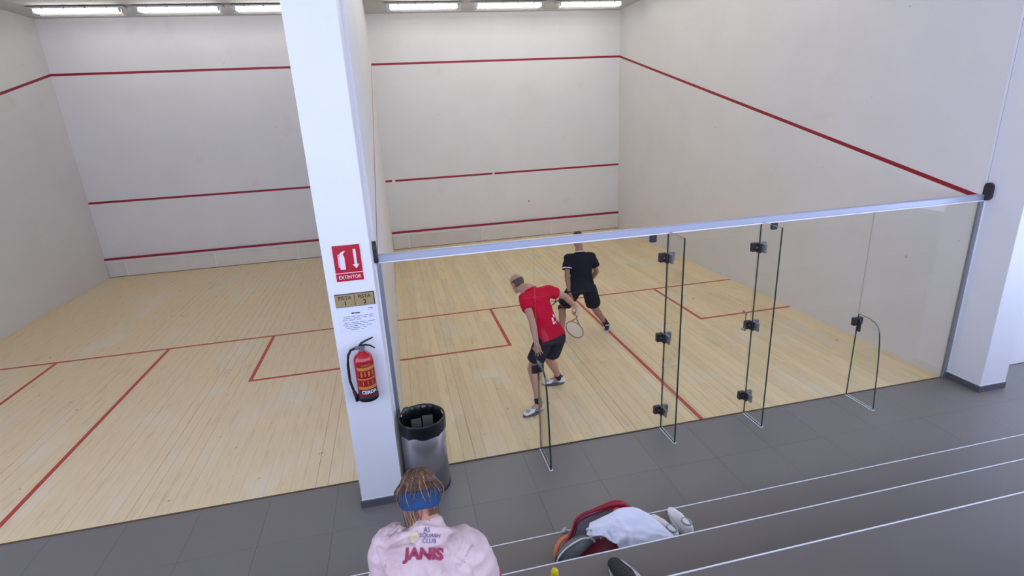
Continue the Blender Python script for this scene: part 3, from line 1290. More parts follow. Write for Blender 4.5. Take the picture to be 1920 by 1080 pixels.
def shorts(J, ax_t, k_end, r0, r1, voxel=.0075, girth=1.0, top=.15):
    bm = B()
    r, f, u = ax_t
    pel, neck = J['PEL'], J['NECK']
    up = (neck - pel).normalized()
    axt = (r, up.cross(r).normalized(), up)
    at = lambda k: pel + (neck - pel) * k
    g = girth
    cone(bm, at(-.05), (.168 * g, .124 * g), at(top), (.150 * g, .108 * g), 36, (axt[0], axt[1]))
    for S_ in 'LR':
        hp, kn = J[S_ + 'H'], J[S_ + 'K']
        hull(bm, [(hp, r0), (at(0), (.15 * g, .11 * g, .08), axt)])
        cone(bm, hp, r0, hp.lerp(kn, k_end), r1, 28)
    return blob(bm, voxel, 4)


def shoe(parent, an, yaw, pitch, mats, z0, kind='plain', roll=0.0, s=1.0, flare=0.0):
    """shoe whose ankle joint is at an; toe looks along yaw (angle in the floor plane); z0: floor height."""
    Mx = Matrix.Translation((an.x, an.y, z0)) @ Matrix.Rotation(yaw - PI / 2, 4, 'Z') @ Matrix.Rotation(pitch, 4, 'X') @ Matrix.Rotation(roll, 4, 'Y') @ Matrix.Diagonal((s, s, s, 1))
    up_m, sole_m, acc_m, lace_m = mats

    def xf(bm):
        bmesh.ops.transform(bm, matrix=Mx, verts=bm.verts[:])
        return bm
    bm = B()
    hull(bm, [((0, -.055, .045), (.034, .030, .030)), ((0, .01, .045), (.038, .04, .030)), ((0, -.045, .085), (.030, .026, .018)), ((0, .015, .080), (.031, .035, .022))])
    hull(bm, [((0, .0, .045), (.038, .04, .028)), ((.004, .11, .042), (.046, .045, .026)), ((0, .03, .074), (.028, .03, .024))])
    hull(bm, [((.004, .11, .040), (.046, .045, .025)), ((.0, .175, .034), (.036, .038, .020))])
    xf(bm)
    me = blob(bm, .005, 3)
    o = ob('shoe', me, up_m, parent)
    # sole
    pts = []
    for k in range(36):
        t = 2 * PI * k / 36
        y = .072 + .148 * math.sin(t)
        wv = .040 + .010 * math.sin(min(max((y + .06) / .2, 0), 1) * PI * .9 + .1) - (.006 if y < .04 else 0)
        pts.append((wv * math.cos(t) * (1 + .12 * abs(math.cos(t))) + flare * max(0, math.cos(t)) ** .5, y))
    bm = B()
    plate(bm, pts, Matrix.Translation((.002, 0, .0)), .026)
    xf(bm)
    part('sole', bm, sole_m, o)
    # laces
    bm = B()
    for k in range(4):
        y = .045 + k * .022
        z = .092 - k * .0075
        tube(bm, [(-.022, y, z - .012), (0, y + .004, z), (.022, y, z - .012)], .004, 6)
    xf(bm)
    part('laces', bm, lace_m, o)
    # collar opening
    bm = B()
    tube(bm, [(.030 * math.cos(2 * PI * k / 16), -.015 + .040 * math.sin(2 * PI * k / 16), .101 - .004 * math.sin(2 * PI * k / 16)) for k in range(16)], .006, 6, closed=True)
    xf(bm)
    part('collar', bm, acc_m, o, True)
    if kind == 'stripe':
        dg = BVHTree.FromPolygons([v.co + root_of(parent) for v in me.vertices], [p.vertices[:] for p in me.polygons])
        for sg in (-1, 1):
            bm = B()
            for (a, c) in (((.070, .028), (.020, .070)), ((.095, .030), (.045, .074)), ((.010, .030), (.085, .052)), ((.0, .040), (.07, .062))):
                pl = []
                for k in range(7):
                    y = a[0] + (c[0] - a[0]) * k / 6
                    z = a[1] + (c[1] - a[1]) * k / 6
                    src = Mx @ V((sg * .12, y, z))
                    dr = (Mx @ V((0, y, z)) - src).normalized()
                    h = dg.ray_cast(src, dr)
                    if h[0] is not None:
                        pl.append(h[0] - dr * .0005)
                if len(pl) > 2:
                    tube(bm, pl, .0036, 6)
            part('side_stripes', bm, acc_m, o)
        bm = B()
        hull(bm, [((.003, .135, .058), (.030, .030, .006)), ((.001, .165, .050), (.022, .020, .005))])
        xf(bm)
        part('toe_mesh', bm, M['grey_mesh'], o, True)
    return o


def sock(parent, an, kn, top, m):
    bm = B()
    hull(bm, [(an - V((0, 0, .02)), .041), (an.lerp(kn, top * .5), .043)])
    cone(bm, an, .042, an.lerp(kn, top), .0445, 24)
    me = blob(bm, .006, 3)
    return ob('sock', me, m, parent)


def racket(name, label, grip_end, d, wdir, frame_m, grip_m, string_m):
    """squash racket; grip_end: butt of the handle, d: towards the tip, wdir: width direction of the head."""
    t = thing(name, label, 'racket', grip_end)
    d = d.normalized()
    wdir = (wdir - d * wdir.dot(d)).normalized()
    n = d.cross(wdir).normalized()
    P = lambda a, b_, c=0.0: grip_end + d * a + wdir * b_ + n * c
    bm = B()
    tube(bm, [P(0, 0), P(.01, 0), P(.19, 0), P(.20, 0)], [.016, .017, .0145, .010], 10)
    part('grip', bm, grip_m, t, True)
    ctr, ry, rx = .525, .158, .102
    bm = B()
    tube(bm, [P(ctr + ry * math.cos(2 * PI * k / 40), rx * math.sin(2 * PI * k / 40)) for k in range(40)], .0072, 8, closed=True, hint=n)
    fr = part('frame', bm, frame_m, t, True)
    bm = B()
    tube(bm, [P(.19, 0), P(.26, 0)], [.010, .009], 8)
    tube(bm, [P(.255, 0), P(.31, .022), P(.39, .058), P(.43, .080)], [.008, .0075, .0068, .0068], 8, hint=n)
    tube(bm, [P(.255, 0), P(.31, -.022), P(.39, -.058), P(.43, -.080)], [.008, .0075, .0068, .0068], 8, hint=n)
    part('throat', bm, frame_m, t, True)
    bm = B()
    for k in range(-7, 8):
        x = k * .0132
        h = ry * math.sqrt(max(0, 1 - (x / rx) ** 2))
        if h > .01:
            tube(bm, [P(ctr - h, x, .0008), P(ctr + h, x, .0008)], .0013, 5, caps=False)
    for k in range(-11, 12):
        y = k * .0136
        h = rx * math.sqrt(max(0, 1 - (y / ry) ** 2))
        if h > .01:
            tube(bm, [P(ctr + y, -h, -.0008), P(ctr + y, h, -.0008)], .0013, 5, caps=False)
    part('strings', bm, string_m, t, kind='stuff')
    return t


def axes_from(up, right):
    up = up.normalized()
    right = (right - up * right.dot(up)).normalized()
    return right, up.cross(right).normalized(), up


def decal(name, me, Mx, dirv, tree, m, parent, off=.0025, cuts=1):
    """flat print pressed onto a cloth surface along dirv."""
    bm = bmesh.new()
    bm.from_mesh(me)
    bmesh.ops.triangulate(bm, faces=bm.faces[:])
    for _ in range(cuts):
        bmesh.ops.subdivide_edges(bm, edges=bm.edges[:], cuts=1, use_grid_fill=False)
        bmesh.ops.triangulate(bm, faces=bm.faces[:])
    dead = []
    for v in bm.verts:
        p = Mx @ v.co
        h = tree.ray_cast(p - dirv * .4, dirv)
        if h[0] is None:
            dead.append(v)
        else:
            v.co = h[0] - dirv * off
    bmesh.ops.delete(bm, geom=dead, context='VERTS')
    return part(name, bm, m, parent)


def tree_of(o):
    me = o.data
    g = ORG[o.name]
    return BVHTree.FromPolygons([v.co + g for v in me.vertices], [p.vertices[:] for p in me.polygons])


# ---- player in the red shirt
J = dict(LA=V((1.542, .700, .095)), LK=V((1.520, .870, .465)), LH=V((1.668, .830, .822)), RH=V((1.845, .915, .800)), RK=V((1.790, 1.080, .440)),
         RA=V((1.955, 1.265, .095)), PEL=V((1.755, .870, .825)), NECK=V((1.590, 1.105, 1.365)), HEAD=V((1.478, 1.250, 1.388)),
         LS=V((1.495, .975, 1.300)), RS=V((1.800, 1.115, 1.310)), LE=V((1.515, .735, 1.105)), LW=V((1.535, .655, .860)),
         RE=V((2.050, 1.220, 1.175)), RW=V((2.105, .985, 1.115)))
SP = (J['NECK'] - J['PEL']).normalized()
AXT = axes_from(SP, J['RS'] - J['LS'])
AXH = axes_from(V((-.22, .42, .88)), V((.90, .42, .02)))
TD = dict(L=V((-.93, -.36, 0)).normalized(), R=V((-.96, .10, 0)).normalized())
p1 = thing('person', 'balding player in a red jersey and dark shorts lunging to the left with a racket', 'person', (1.70, .90, 0), )
HD = dict(L=(V((.18, .02, -.98)), V((.35, .93, .1)), V((-.93, .35, 0)), .25),
          R=(V((-.10, -.85, -.35)), V((-.75, .1, -.55)), V((-.3, -.1, .9)), 1.25))
me = body(J, AXT, AXH, TD, HD)
bo = ob('body', me, M['skin_a'], p1)
face_bits(J['HEAD'], AXH, p1)
me = shirt(J, AXT, -.02, .50, .016)
wrinkle(me, .006, 7, (1, 1, 1.6), 2.0)
sh = ob('jersey', me, M['red_shirt'], p1)
me = shorts(J, AXT, .72, .104, .098)
wrinkle(me, .005, 9, (1, 1, 1), 5.0)
ob('shorts', me, M['navy_shorts'], p1)
r_, f_, u_ = AXH
q = shell(J['HEAD'] + (f_ * -.012 + u_ * .030), AXH, (.075, .088, .088),
          lambda d: d.z < .12 - .25 * d.y and d.z > -.72 and d.y < .25 + .5 * (d.z) and not (abs(d.x) > .80 and d.z < -.10 and d.y > -.35), .004, rough=.012)
part('hair', q, M['grey_hair'], p1, True)
for S_ in 'LR':
    sock(p1, J[S_ + 'A'], J[S_ + 'K'], .17, M['sock'])
shoe(p1, J['LA'], math.atan2(TD['L'].y, TD['L'].x), 0, (M['white_shoe'], M['sole_grey'], M['shoe_navy'], M['white_shoe']), .001, 'stripe')
shoe(p1, J['RA'], math.atan2(TD['R'].y, TD['R'].x), 0, (M['white_shoe'], M['sole_grey'], M['shoe_navy'], M['white_shoe']), .001, 'stripe')
# white mark low on the back of the jersey
tr = tree_of(sh)
b_dir = -AXT[1]
base = J['PEL'] + SP * .165 + AXT[0] * .082
Mx = mat_axes(base, AXT[0], SP, -AXT[1])
bm = B()
for pts in ([(-.055, -.028), (-.030, -.028), (-.022, -.006), (-.045, -.004)], [(-.048, 0), (-.026, .0), (-.014, .030), (-.034, .032)],
            [(-.008, .030), (.014, .026), (.020, .052), (.000, .056)], [(.004, -.014), (.022, -.016), (.048, .022), (.030, .028)],
            [(-.022, -.034), (-.010, -.034), (-.004, -.012), (-.016, -.010)]):
    vs = [bm.verts.new((x * 1.25, y * 1.25, 0)) for x, y in pts]
    bm.faces.new(vs)
decal('jersey_emblem', mesh_of(bm), Mx, AXT[1], tr, M['white_print'], p1, .003, 2)
d_r = V((1.955, .560, 1.068)) - V((2.096, .890, 1.102))
d_r.normalize()
racket('racket', 'pale strung squash racket held by the player in red', V((2.095, .905, 1.092)) - d_r * .075, d_r, V((.80, -.25, -.45)), M['frame_tan'], M['grip'], M['strings'])

# ---- player in black
J = dict(LA=V((2.375, 2.470, .095)), LK=V((2.500, 2.800, .440)), LH=V((2.665, 2.640, .760)), RH=V((2.850, 2.560, .765)), RK=V((2.990, 2.720, .400)),
         RA=V((3.185, 2.690, .095)), PEL=V((2.755, 2.610, .770)), NECK=V((2.780, 2.770, 1.285)), HEAD=V((2.790, 2.880, 1.445)),
         LS=V((2.615, 2.800, 1.190)), RS=V((2.945, 2.730, 1.200)), LE=V((2.548, 2.670, .965)), LW=V((2.560, 2.590, .715)),
         RE=V((3.035, 2.740, .960)), RW=V((2.985, 2.900, .760)))
SP = (J['NECK'] - J['PEL']).normalized()
AXT = axes_from(SP, J['RS'] - J['LS'])
AXH = axes_from(V((-.02, .16, .98)), V((.95, .30, -.02)))
TD = dict(L=V((-.35, .93, 0)).normalized(), R=V((.42, .90, 0)).normalized())
p2 = thing('person', 'player in black jersey and black shorts standing with back turned near the short line', 'person', (2.78, 2.60, 0))
HD = dict(L=(V((.25, .10, -.96)), V((.9, .35, .1)), V((-.1, 1, .1)), 1.0),
          R=(V((-.35, .55, -.75)), V((-.8, .1, .2)), V((.1, .7, .6)), .5))
me = body(J, AXT, AXH, TD, HD)
ob('body', me, M['skin_b'], p2)
face_bits(J['HEAD'], AXH, p2)
me = shirt(J, AXT, -.06, .62, .022, sl_r=(.064, .084))
wrinkle(me, .006, 7, (1, 1, 1.4), 8.0)
sh = ob('jersey', me, M['black_cloth'], p2)
bm = B()
up = SP
a_, b_ = AXT[0], AXT[1]
c0 = J['NECK'] + up * .002
tube(bm, [c0 + (a_ * math.cos(2 * PI * k / 24) * .069 + b_ * math.sin(2 * PI * k / 24) * .069) for k in range(24)], .0085, 8, closed=True)
part('collar_trim', bm, M['white_print'], p2, True)
dd = (J['LE'] - J['LS']).normalized()
a_, b_ = frame_from(dd)
c0 = J['LS'].lerp(J['LE'], .60)
bm = B()
tube(bm, [c0 + (a_ * math.cos(2 * PI * k / 24) + b_ * math.sin(2 * PI * k / 24)) * .0815 for k in range(24)], .008, 8, closed=True)
part('sleeve_trim', bm, M['white_print'], p2, True)
me = shorts(J, AXT, .80, .108, .112)
wrinkle(me, .005, 9, (1, 1, 1), 3.0)
ob('shorts', me, M['black_cloth'], p2)
r_, f_, u_ = AXH
q = shell(J['HEAD'] + (f_ * -.012 + u_ * .030), AXH, (.075, .088, .088),
          lambda d: d.z > -.60 and d.y < .20 + .9 * max(d.z, -.3) and not (abs(d.x) > .80 and d.z < -.10 and d.y > -.35), .008, rough=.02)
part('hair', q, M['dark_hair'], p2, True)
q = shell(J['HEAD'] + (f_ * -.012 + u_ * .030), AXH, (.076, .089, .089),
          lambda d: .02 < d.z < .24, .010)
part('headband', q, M['grey_mesh'], p2, True)
for S_ in 'LR':
    sock(p2, J[S_ + 'A'], J[S_ + 'K'], .32 if S_ == 'R' else .2, M['sock'])
shoe(p2, J['LA'], math.atan2(TD['L'].y, TD['L'].x), 0, (M['shoe_black'], M['sole_white'], M['shoe_black'], M['sole_white']), .001)
shoe(p2, J['RA'], math.atan2(TD['R'].y, TD['R'].x), 0, (M['shoe_black'], M['sole_white'], M['white_shoe'], M['sole_white']), .001, 'stripe')
dd = (J['LW'] - J['LE']).normalized()
bm = B()
cone(bm, J['LW'] - dd * .035, .033, J['LW'] - dd * .010, .032, 24)
part('wristband', bm, M['sock'], p2, True)
bm = B()
kd = (J['LA'] - J['LK']).normalized()
cone(bm, J['LK'] - kd * .01, .064, J['LK'] + kd * .05, .061, 24)
part('knee_strap', bm, M['sock'], p2, True)
g_d = V((-.86, -.10, .06)).normalized()
gp = J['LW'] + V((.25, .10, -.96)).normalized() * .075 + V((.9, .35, .1)).normalized() * .022
racket('racket', 'dark framed squash racket held by the player in black', gp - g_d * .10, g_d, V((.1, .55, .8)), M['frame_dark'], M['sock'], M['strings'])

# ---- spectator seated on the steps, seen from behind
J = dict(PEL=V((.195, -3.090, 1.372)), NECK=V((.190, -2.975, 1.872)), HEAD=V((.172, -2.882, 1.935)),
         LS=V((.060, -2.960, 1.815)), RS=V((.316, -2.985, 1.762)), LE=V((.022, -2.950, 1.560)), RE=V((.378, -2.960, 1.530)),
         LW=V((.070, -2.720, 1.480)), RW=V((.330, -2.720, 1.480)),
         LH=V((.105, -3.070, 1.365)), RH=V((.285, -3.075, 1.365)), LK=V((.060, -2.660, 1.365)), RK=V((.360, -2.660, 1.365)),
         LA=V((.070, -2.500, .945)), RA=V((.350, -2.500, .945)))
SP = (J['NECK'] - J['PEL']).normalized()
AXT = axes_from(SP, J['RS'] - J['LS'])
AXH = axes_from(V((.02, .50, .86)), V((.99, .12, .02)))
TD = dict(L=V((-.1, 1, 0)).normalized(), R=V((.1, 1, 0)).normalized())
p3 = thing('person', 'spectator in a pale pink jersey and blue headband sitting on the steps, seen from behind', 'person', (.19, -2.50, .84))
HD = dict(L=(V((.6, .6, -.4)), V((.1, -.3, -.9)), V((.6, .6, .2)), .5), R=(V((-.6, .6, -.4)), V((-.1, -.3, -.9)), V((-.6, .6, .2)), .5))
me = body(J, AXT, AXH, TD, HD, .90, .0052, .92)
ob('body', me, M['skin_c'], p3)
face_bits(J['HEAD'], AXH, p3, .90)
me = shirt(J, AXT, -.05, .80, .020, .0062, .92, (.072, .076), .066, .036, .012)


def shoulder_mask(co):
    return .25 + 1.0 * max(0, min(1, (co.z - 1.66) / .15))


wrinkle(me, .007, 10, (1.8, .6, .8), 4.0, shoulder_mask)
wrinkle(me, .010, 6, (.6, 1.0, 2.2), 1.0)
PD = (AXT[1] * .72 - SP * .69).normalized()        # square to the slope of the upper back
PU = AXT[0].cross(PD).normalized()
if PU.z < 0:
    PU = -PU
PR = (AXT[0] * .978 - PU * .208).normalized()
PU = (PU - PR * PU.dot(PR)).normalized()


def crease(me, lines):
    """press fold lines (in the back's own plane) into the cloth: a groove with a raised lip."""
    for v in me.vertices:
        n = v.normal.copy()
        if n.dot(PD) > .1:
            continue
        q = v.co - J['NECK']
        u_, w_ = q.dot(PR), q.dot(PU)
        d_ = 0.0
        for pts, wd, am in lines:
            best, sd = 9.0, 1.0
            for (x0, y0), (x1, y1) in zip(pts[:-1], pts[1:]):
                ex, ey = x1 - x0, y1 - y0
                t_ = max(0, min(1, ((u_ - x0) * ex + (w_ - y0) * ey) / (ex * ex + ey * ey)))
                cx, cy = u_ - x0 - ex * t_, w_ - y0 - ey * t_
                dd_ = math.hypot(cx, cy)
                if dd_ < best:
                    best, sd = dd_, (1 if ex * cy - ey * cx > 0 else -1)
            if best < wd * 4:
                k_ = best * sd / wd
                d_ += am * (1.2 * math.exp(-((k_ - 1.3) / 1.0) ** 2) - .45 * math.exp(-((k_ + .3) / .8) ** 2))
        v.co += n * d_


crease(me, [([(-.125, -.052), (-.075, -.030), (-.01, -.018), (.035, -.022), (.065, -.010)], .008, .008),
            ([(-.110, -.088), (-.06, -.078), (.01, -.082), (.07, -.086)], .009, .007),
            ([(-.118, -.050), (-.085, -.004)], .005, .007), ([(-.134, -.044), (-.102, -.002)], .005, .006), ([(-.150, -.036), (-.122, .0)], .005, .006),
            ([(.090, -.028), (.102, -.052)], .005, .006), ([(.125, -.034), (.118, -.060)], .005, .006), ([(.155, -.050), (.142, -.075)], .005, .006),
            ([(.125, -.115), (.155, -.145), (.165, -.185), (.168, -.24)], .011, .008),
            
            ([(-.16, -.09), (-.13, -.16), (-.12, -.24)], .011, .010), ([(-.10, -.13), (-.07, -.20), (-.075, -.27)], .010, .006),
            ([(.02, -.15), (.035, -.20), (.03, -.27)], .010, .006)])
sh = ob('jersey', me, M['pink_shirt'], p3)
me = shorts(J, AXT, .80, .104, .100)
ob('shorts', me, M['navy_shorts'], p3)
for S_ in 'LR':
    dd = (J[S_ + 'E'] - J[S_ + 'S'])
    bm = B()
    cone(bm, J[S_ + 'S'] + dd * .74, .0825, J[S_ + 'S'] + dd * .84, .0805, 28)
    part('sleeve_cuff', bm, M['cuff_red'], p3, True)
    sock(p3, J[S_ + 'A'], J[S_ + 'K'], .2, M['sole_white'])
    shoe(p3, J[S_ + 'A'], math.atan2(TD[S_].y, TD[S_].x), 0, (M['white_shoe'], M['sole_white'], M['grey_mesh'], M['white_shoe']), .842)
tr = tree_of(sh)


def back_print(name, s, size, a, dn, m, bold=.0, sx=1.0, shear=0.0, align='CENTER'):
    base = J['NECK'] + PR * a - PU * dn
    decal(name, text_mesh(s, size, bold, shear, align, sx), mat_axes(base, PR, PU, -PD), PD, tr, m, p3, .0036, 2)


M['maroon_print'] = mat('maroon_print', srgb(138, 22, 60), .6)
M['blue_print'] = mat('blue_print', srgb(84, 84, 130), .6)
back_print('name_lettering', 'JANIS', .046, .000, .090, M['maroon_print'], .052, 1.2)
back_print('club_lettering', 'AS', .019, -.008, .016, M['blue_print'], .01, 1.0, 0, 'LEFT')
back_print('club_lettering', 'SQUASH', .019, -.022, .032, M['blue_print'], .01, 1.0, 0, 'LEFT')
back_print('club_lettering', 'CLUB', .020, -.010, .050, M['blue_print'], .01, 1.0, 0, 'LEFT')
bm = B()
vs = [bm.verts.new((.018 * math.cos(2 * PI * k / 20), .018 * math.sin(2 * PI * k / 20), 0)) for k in range(20)]
bm.faces.new(vs)
M['pale_yellow_print'] = mat('pale_yellow_print', srgb(196, 178, 146), .7)
decal('club_emblem', mesh_of(bm), mat_axes(J['NECK'] - PR * .042 - PU * .036, PR, PU, -PD), PD, tr, M['pale_yellow_print'], p3, .0022, 2)
# hair: cap, nape curtain and streaks
r_, f_, u_ = AXH
hc = J['HEAD'] + (f_ * -.012 + u_ * .030) * .90
q = shell(hc, AXH, (.067, .080, .080), lambda d: d.y < .35 + .6 * max(0, d.z) and (d.z > -.30 or (d.z > -.95 and abs(d.x) > .40 and d.y < .1)), .008, 96, 60, .05)
part('hair', q, M['brown_hair'], p3, True)
q = shell(hc - u_ * .004, AXH, (.072, .086, .084), lambda d: -.60 < d.z + .10 * d.y < .16, .007, 96, 60, .012)
part('headband', q, M['headband'], p3, True)
rr = random.Random(21)
for nm, mm, cnt in (('hair_strands', M['brown_hair'], 420), ('blond_streaks', M['blond_hair'], 80)):
    bm = B()
    for k in range(cnt):
        kind_ = rr.random()
        az = rr.uniform(-PI * 1.1, PI * .1)          # -pi/2 is straight back
        sway = rr.uniform(-.3, .3)
        if kind_ < .62:                              # lies on the crown, ends at the band
            top, z1, lift = rr.uniform(.55, .97), rr.uniform(.0, .25), .0
        elif kind_ < .76:                            # falls over the band
            top, z1, lift = rr.uniform(.40, .85), rr.uniform(-.50, -.02), .018
        else:                                        # tips below the band, mostly at the sides
            side = rr.choice((-1, 1))
            az = -PI / 2 + side * abs(rr.gauss(.92, .30))
            top, z1, lift = -.50, rr.uniform(-1.30, -.85), .004
        pts, rad = [], []
        m_ = 8
        for i in range(m_):
            s_ = i / (m_ - 1)
            zz = top + (z1 - top) * s_
            rho = math.sqrt(max(0.0, 1 - min(1, abs(zz)) ** 2)) if zz > -.45 else .88 - .12 * (-zz - .45)
            aa = az + sway * s_ * s_
            t_ = .007 + lift * min(1, max(0, (.45 - zz) / .3))
            pts.append(hc + r_ * math.cos(aa) * rho * (.066 + t_) + f_ * math.sin(aa) * rho * (.080 + t_) + u_ * zz * (.080 + (.010 if zz > .2 else .004)))
            rad.append(.0019 * (1 - .6 * s_))
        tube(bm, pts, rad, 5)
    part(nm, bm, mm, p3, True, kind='stuff')

# ------------------------------------------------------------------ racket bag on the lower step
ZB = .422
t = thing('racket_bag', 'open red racket bag with white lining lying on the lower step', 'bag', (1.40, -1.95, ZB))
rim = [(.995, -1.86, .445), (1.030, -1.83, .500), (1.085, -1.81, .560), (1.120, -1.80, .620), (1.140, -1.80, .680), (1.185, -1.80, .712), (1.260, -1.80, .728), (1.340, -1.80, .742),
       (1.400, -1.80, .748), (1.460, -1.80, .735), (1.520, -1.80, .690), (1.580, -1.81, .620), (1.640, -1.82, .540), (1.72, -1.84, .46)]


def densify(pts, k=4):
    out = []
    n = len(pts)
    for i in range(n - 1):
        p0, p1, p2, p3_ = (V(pts[max(i - 1, 0)]), V(pts[i]), V(pts[i + 1]), V(pts[min(i + 2, n - 1)]))
        for j in range(k):
            u = j / k
            out.append(.5 * ((2 * p1) + (p2 - p0) * u + (2 * p0 - 5 * p1 + 4 * p2 - p3_) * u * u + (3 * p1 - p0 - 3 * p2 + p3_) * u ** 3))
    out.append(V(pts[-1]))
    return out


rim = densify(rim)
bm = B()
A, C = [], []
rows = 6
gridf, gridb = [], []
for i, p in enumerate(rim):
    rf, rb = [], []
    for j in range(rows):
        s_ = j / (rows - 1)
        z = ZB + .004 + (p.z - ZB - .004) * s_
        bulge = .05 * math.sin(s_ * PI) * min(1, (p.z - ZB) / .2)
        rf.append(bm.verts.new((p.x, p.y + .0 + bulge, z)))
        rb.append(bm.verts.new((p.x, p.y + .016 + bulge, z)))
    gridf.append(rf)
    gridb.append(rb)
for i in range(len(rim) - 1):
    for j in range(rows - 1):
        bm.faces.new((gridf[i][j], gridf[i + 1][j], gridf[i + 1][j + 1], gridf[i][j + 1]))
        bm.faces.new((gridb[i][j], gridb[i][j + 1], gridb[i + 1][j + 1], gridb[i + 1][j]))
    bm.faces.new((gridf[i][-1], gridf[i + 1][-1], gridb[i + 1][-1], gridb[i][-1]))
    bm.faces.new((gridf[i][0], gridb[i][0], gridb[i + 1][0], gridf[i + 1][0]))
for e in (0, -1):
    bm.faces.new([v for v in (gridf[e] + gridb[e][::-1])])
bmesh.ops.recalc_face_normals(bm, faces=bm.faces[:])
bm.normal_update()
for f in bm.faces:
    f.material_index = 1 if f.normal.y < -.2 else 0
part('far_flap', bm, [M['bag_red'], M['bag_lining']], t, True)
bm = B()
tube(bm, [p + V((0, .004, .004)) for p in rim], [.011 + .012 * math.exp(-((p.x - 1.42) / .10) ** 2) for p in rim], 10)
part('rim_piping', bm, M['bag_red'], t, True)
bm = B()
tube(bm, [p + V((.006, -.012, -.012)) for p in rim[2:-8]], .006, 8)
part('zip', bm, M['bag_dark'], t, True)
bm = B()
hull(bm, [((1.08, -2.06, ZB + .04), .038), ((1.68, -2.06, ZB + .04), .038), ((1.10, -1.86, ZB + .036), .034), ((1.66, -1.86, ZB + .036), .034), ((1.32, -1.97, ZB + .20), .04), ((1.60, -1.95, ZB + .17), .04)])
part('main_compartment', bm, M['bag_dark'], t, True)
# front pocket: grey-green panel with white piping
bm = B()
fp = densify([(.962, -1.91, .440), (.972, -1.92, .525), (1.028, -1.92, .590), (1.112, -1.92, .634), (1.165, -1.92, .640), (1.205, -1.92, .622), (1.228, -1.92, .575), (1.236, -1.92, .516), (1.236, -1.92, .440)], 3)
vf = [bm.verts.new(p) for p in fp]
vb = [bm.verts.new(p + V((.02, .07, -.02))) for p in fp]
bot = V((1.09, -1.93, .435))
c1, c2 = bm.verts.new(bot), bm.verts.new(bot + V((0, .07, 0)))
for i in range(len(fp) - 1):
    bm.faces.new((vf[i], vf[i + 1], c1))
    bm.faces.new((vb[i + 1], vb[i], c2))
    bm.faces.new((vf[i], vb[i], vb[i + 1], vf[i + 1]))
bmesh.ops.recalc_face_normals(bm, faces=bm.faces[:])
pk = part('end_pocket', bm, M['bag_green'], t, True)
bm = B()
tube(bm, fp, .0065, 8)
part('pocket_piping', bm, M['piping'], pk, True)
bm = B()
tube(bm, densify([(1.165, -1.925, .640), (1.225, -1.925, .650), (1.295, -1.925, .656)], 4), .006, 8)
part('pocket_piping', bm, M['piping'], pk, True)
bm = B()
tube(bm, densify([(1.262, -1.93, .630), (1.250, -1.94, .580), (1.240, -1.945, .470)], 4), .004, 6)
part('zip_pull_cord', bm, M['piping'], pk, True)
# orange carry strap at the end, black corner
bm = B()
tube(bm, densify([(.985, -1.82, .435), (.995, -1.80, .485), (1.030, -1.78, .525), (1.075, -1.77, .540), (1.11, -1.78, .53)], 4), .018, 8, flat=.5)
part('carry_strap', bm, M['orange'], t, True)
bm = B()
hull(bm, [((.972, -1.90, ZB + .020), .019), ((.995, -1.85, ZB + .035), .022), ((.985, -1.96, ZB + .018), .017)])
part('corner_guard', bm, M['black'], t, True)
# red garment under the cloth
bm = B()
hull(bm, [((1.415, -1.845, .66), .03), ((1.405, -1.84, .735), .018), ((1.46, -1.86, .70), .026)])
hull(bm, [((1.395, -1.85, .70), .02), ((1.385, -1.86, .66), .022)])
me = blob(bm, .007, 4)
wrinkle(me, .006, 30)
o = ob('garment', me, mat('coral_cloth', srgb(222, 84, 84), .8, bump=.2), None, (1.41, -1.85, .66))
tag(o, 'small coral red garment poking out of the bag behind the white cloth', 'clothing')

# white cloth thrown over the bag
top = densify([(1.195, -1.90, .735), (1.26, -1.89, .745), (1.34, -1.885, .765), (1.41, -1.885, .788), (1.50, -1.89, .780), (1.575, -1.895, .735), (1.64, -1.90, .675), (1.70, -1.91, .610), (1.765, -1.92, .530)], 5)
bot = densify([(1.148, -1.97, .715), (1.20, -1.99, .712), (1.262, -2.02, .708), (1.31, -2.04, .670), (1.355, -2.06, .615), (1.42, -2.08, .570), (1.55, -2.08, .550), (1.70, -2.07, .540), (1.80, -2.05, .490)], 5)
bm = B()
nc, nr = len(top), 22
G0, G1 = [], []
for i in range(nc):
    a, c = top[i], bot[i]
    col0, col1 = [], []
    for j in range(nr):
        s_ = j / (nr - 1)
        p = a.lerp(c, s_)
        u_2 = i / (nc - 1)
        bulge = .030 * math.sin(s_ * PI) * (.5 + .5 * math.sin(u_2 * PI))
        ph = u_2 * 30 + s_ * 7.0 + 2.2 * noise.noise(V((u_2 * 5, s_ * 3, 4.0)))
        fold = (.020 * (1 - 2.2 * abs(math.sin(ph * .5)) ** .8)) * (s_ ** 1.3) * min(1, u_2 * 5)
        n1 = noise.noise(V((u_2 * 9, s_ * 6, 1.3)))
        fold += .020 * (.5 - abs(n1) * 2) * (.3 + .7 * s_)
        p = p + V((0, -.55, .83)) * (bulge + fold)
        col0.append(bm.verts.new(p))
        col1.append(bm.verts.new(p - V((0, -.55, .83)) * .006))
    G0.append(col0)
    G1.append(col1)
for i in range(nc - 1):
    for j in range(nr - 1):
        bm.faces.new((G0[i][j], G0[i][j + 1], G0[i + 1][j + 1], G0[i + 1][j]))
        bm.faces.new((G1[i][j], G1[i + 1][j], G1[i + 1][j + 1], G1[i][j + 1]))
    for j, fl in ((0, 0), (nr - 1, 1)):
        bm.faces.new((G0[i][j], G0[i + 1][j], G1[i + 1][j], G1[i][j]))
for i in (0, nc - 1):
    for j in range(nr - 1):
        bm.faces.new((G0[i][j], G0[i][j + 1], G1[i][j + 1], G1[i][j]))
bmesh.ops.recalc_face_normals(bm, faces=bm.faces[:])
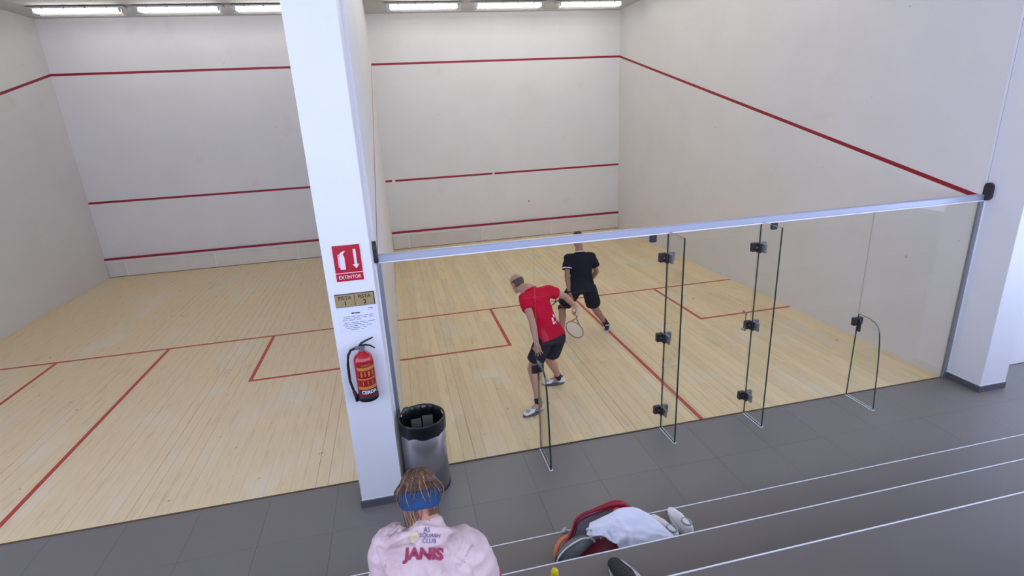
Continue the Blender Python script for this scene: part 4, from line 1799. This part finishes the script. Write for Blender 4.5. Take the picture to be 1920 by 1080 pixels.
t = thing('cloth', 'crumpled white cloth thrown over the open red racket bag', 'cloth', (1.45, -2.0, .50))
part('drape', bm, M['towel'], t, True)
bm = B()
tube(bm, [V((1.170, -1.955, .735)) + V((.010 * math.cos(2 * PI * k / 14), -.006 * math.cos(2 * PI * k / 14) - .014 * math.sin(2 * PI * k / 14), .022 * math.sin(2 * PI * k / 14))) for k in range(14)], .007, 8, closed=True)
part('hem_loop', bm, M['towel'], t, True)

# pair of white shoes beside the bag
for k, (x, y, yaw) in enumerate(((1.795, -1.86, 1.75), (1.925, -1.83, 1.60))):
    t = thing('sports_shoe', 'white sports shoe on the lower step, %s the racket bag' % ('touching the right end of' if k == 0 else 'second to the right of'), 'shoe', (x, y, ZB), 'white shoes beside the bag')
    so = shoe(t, V((x, y, ZB + .09)), yaw, 0, (M['white_shoe'], M['sole_white'], M['grey_mesh'], M['white_shoe']), ZB - .001)

# black shoe on the second step, at the lower edge
t = thing('black_shoe', 'black shoe with a white sole edge on the second step, below the bag', 'shoe', (1.19, -2.52, .842))
shoe(t, V((1.185, -2.610, .94)), 1.68, 0, (M['shoe_black'], M['sole_white'], M['shoe_black'], M['shoe_black']), .844, roll=0, s=1.25, flare=.020)

# bottle with yellow cap
t = thing('drink_bottle', 'drink bottle with a yellow cap standing on the second step at the lower edge', 'bottle', (.784, -2.50, .842))
q = B()
lathe(q, [(0, 0), (.030, 0), (.033, .006), (.033, .13), (.028, .150), (.013, .168), (.013, .18), (0, .18)], (.784, -2.50, .842), 28)
part('bottle_body', q, M['clear_bottle'], t, True)
q = B()
lathe(q, [(.020, .160), (.021, .166), (.020, .200), (.016, .216), (.008, .222), (0, .223)], (.784, -2.50, .842), 24)
part('cap', q, M['yellow'], t, True)

# scrap on the first step
bm = B()
hull(bm, [((1.110, -1.606, .434), .012), ((1.122, -1.606, .440), .010), ((1.116, -1.608, .450), .010)])
me = blob(bm, .0035, 1)
wrinkle(me, .004, 90)
o = ob('paper_scrap', me, M['scrap'], None, (1.115, -1.606, .4235))
tag(o, 'tiny crumpled white paper scrap on the edge of the first step', 'scrap')
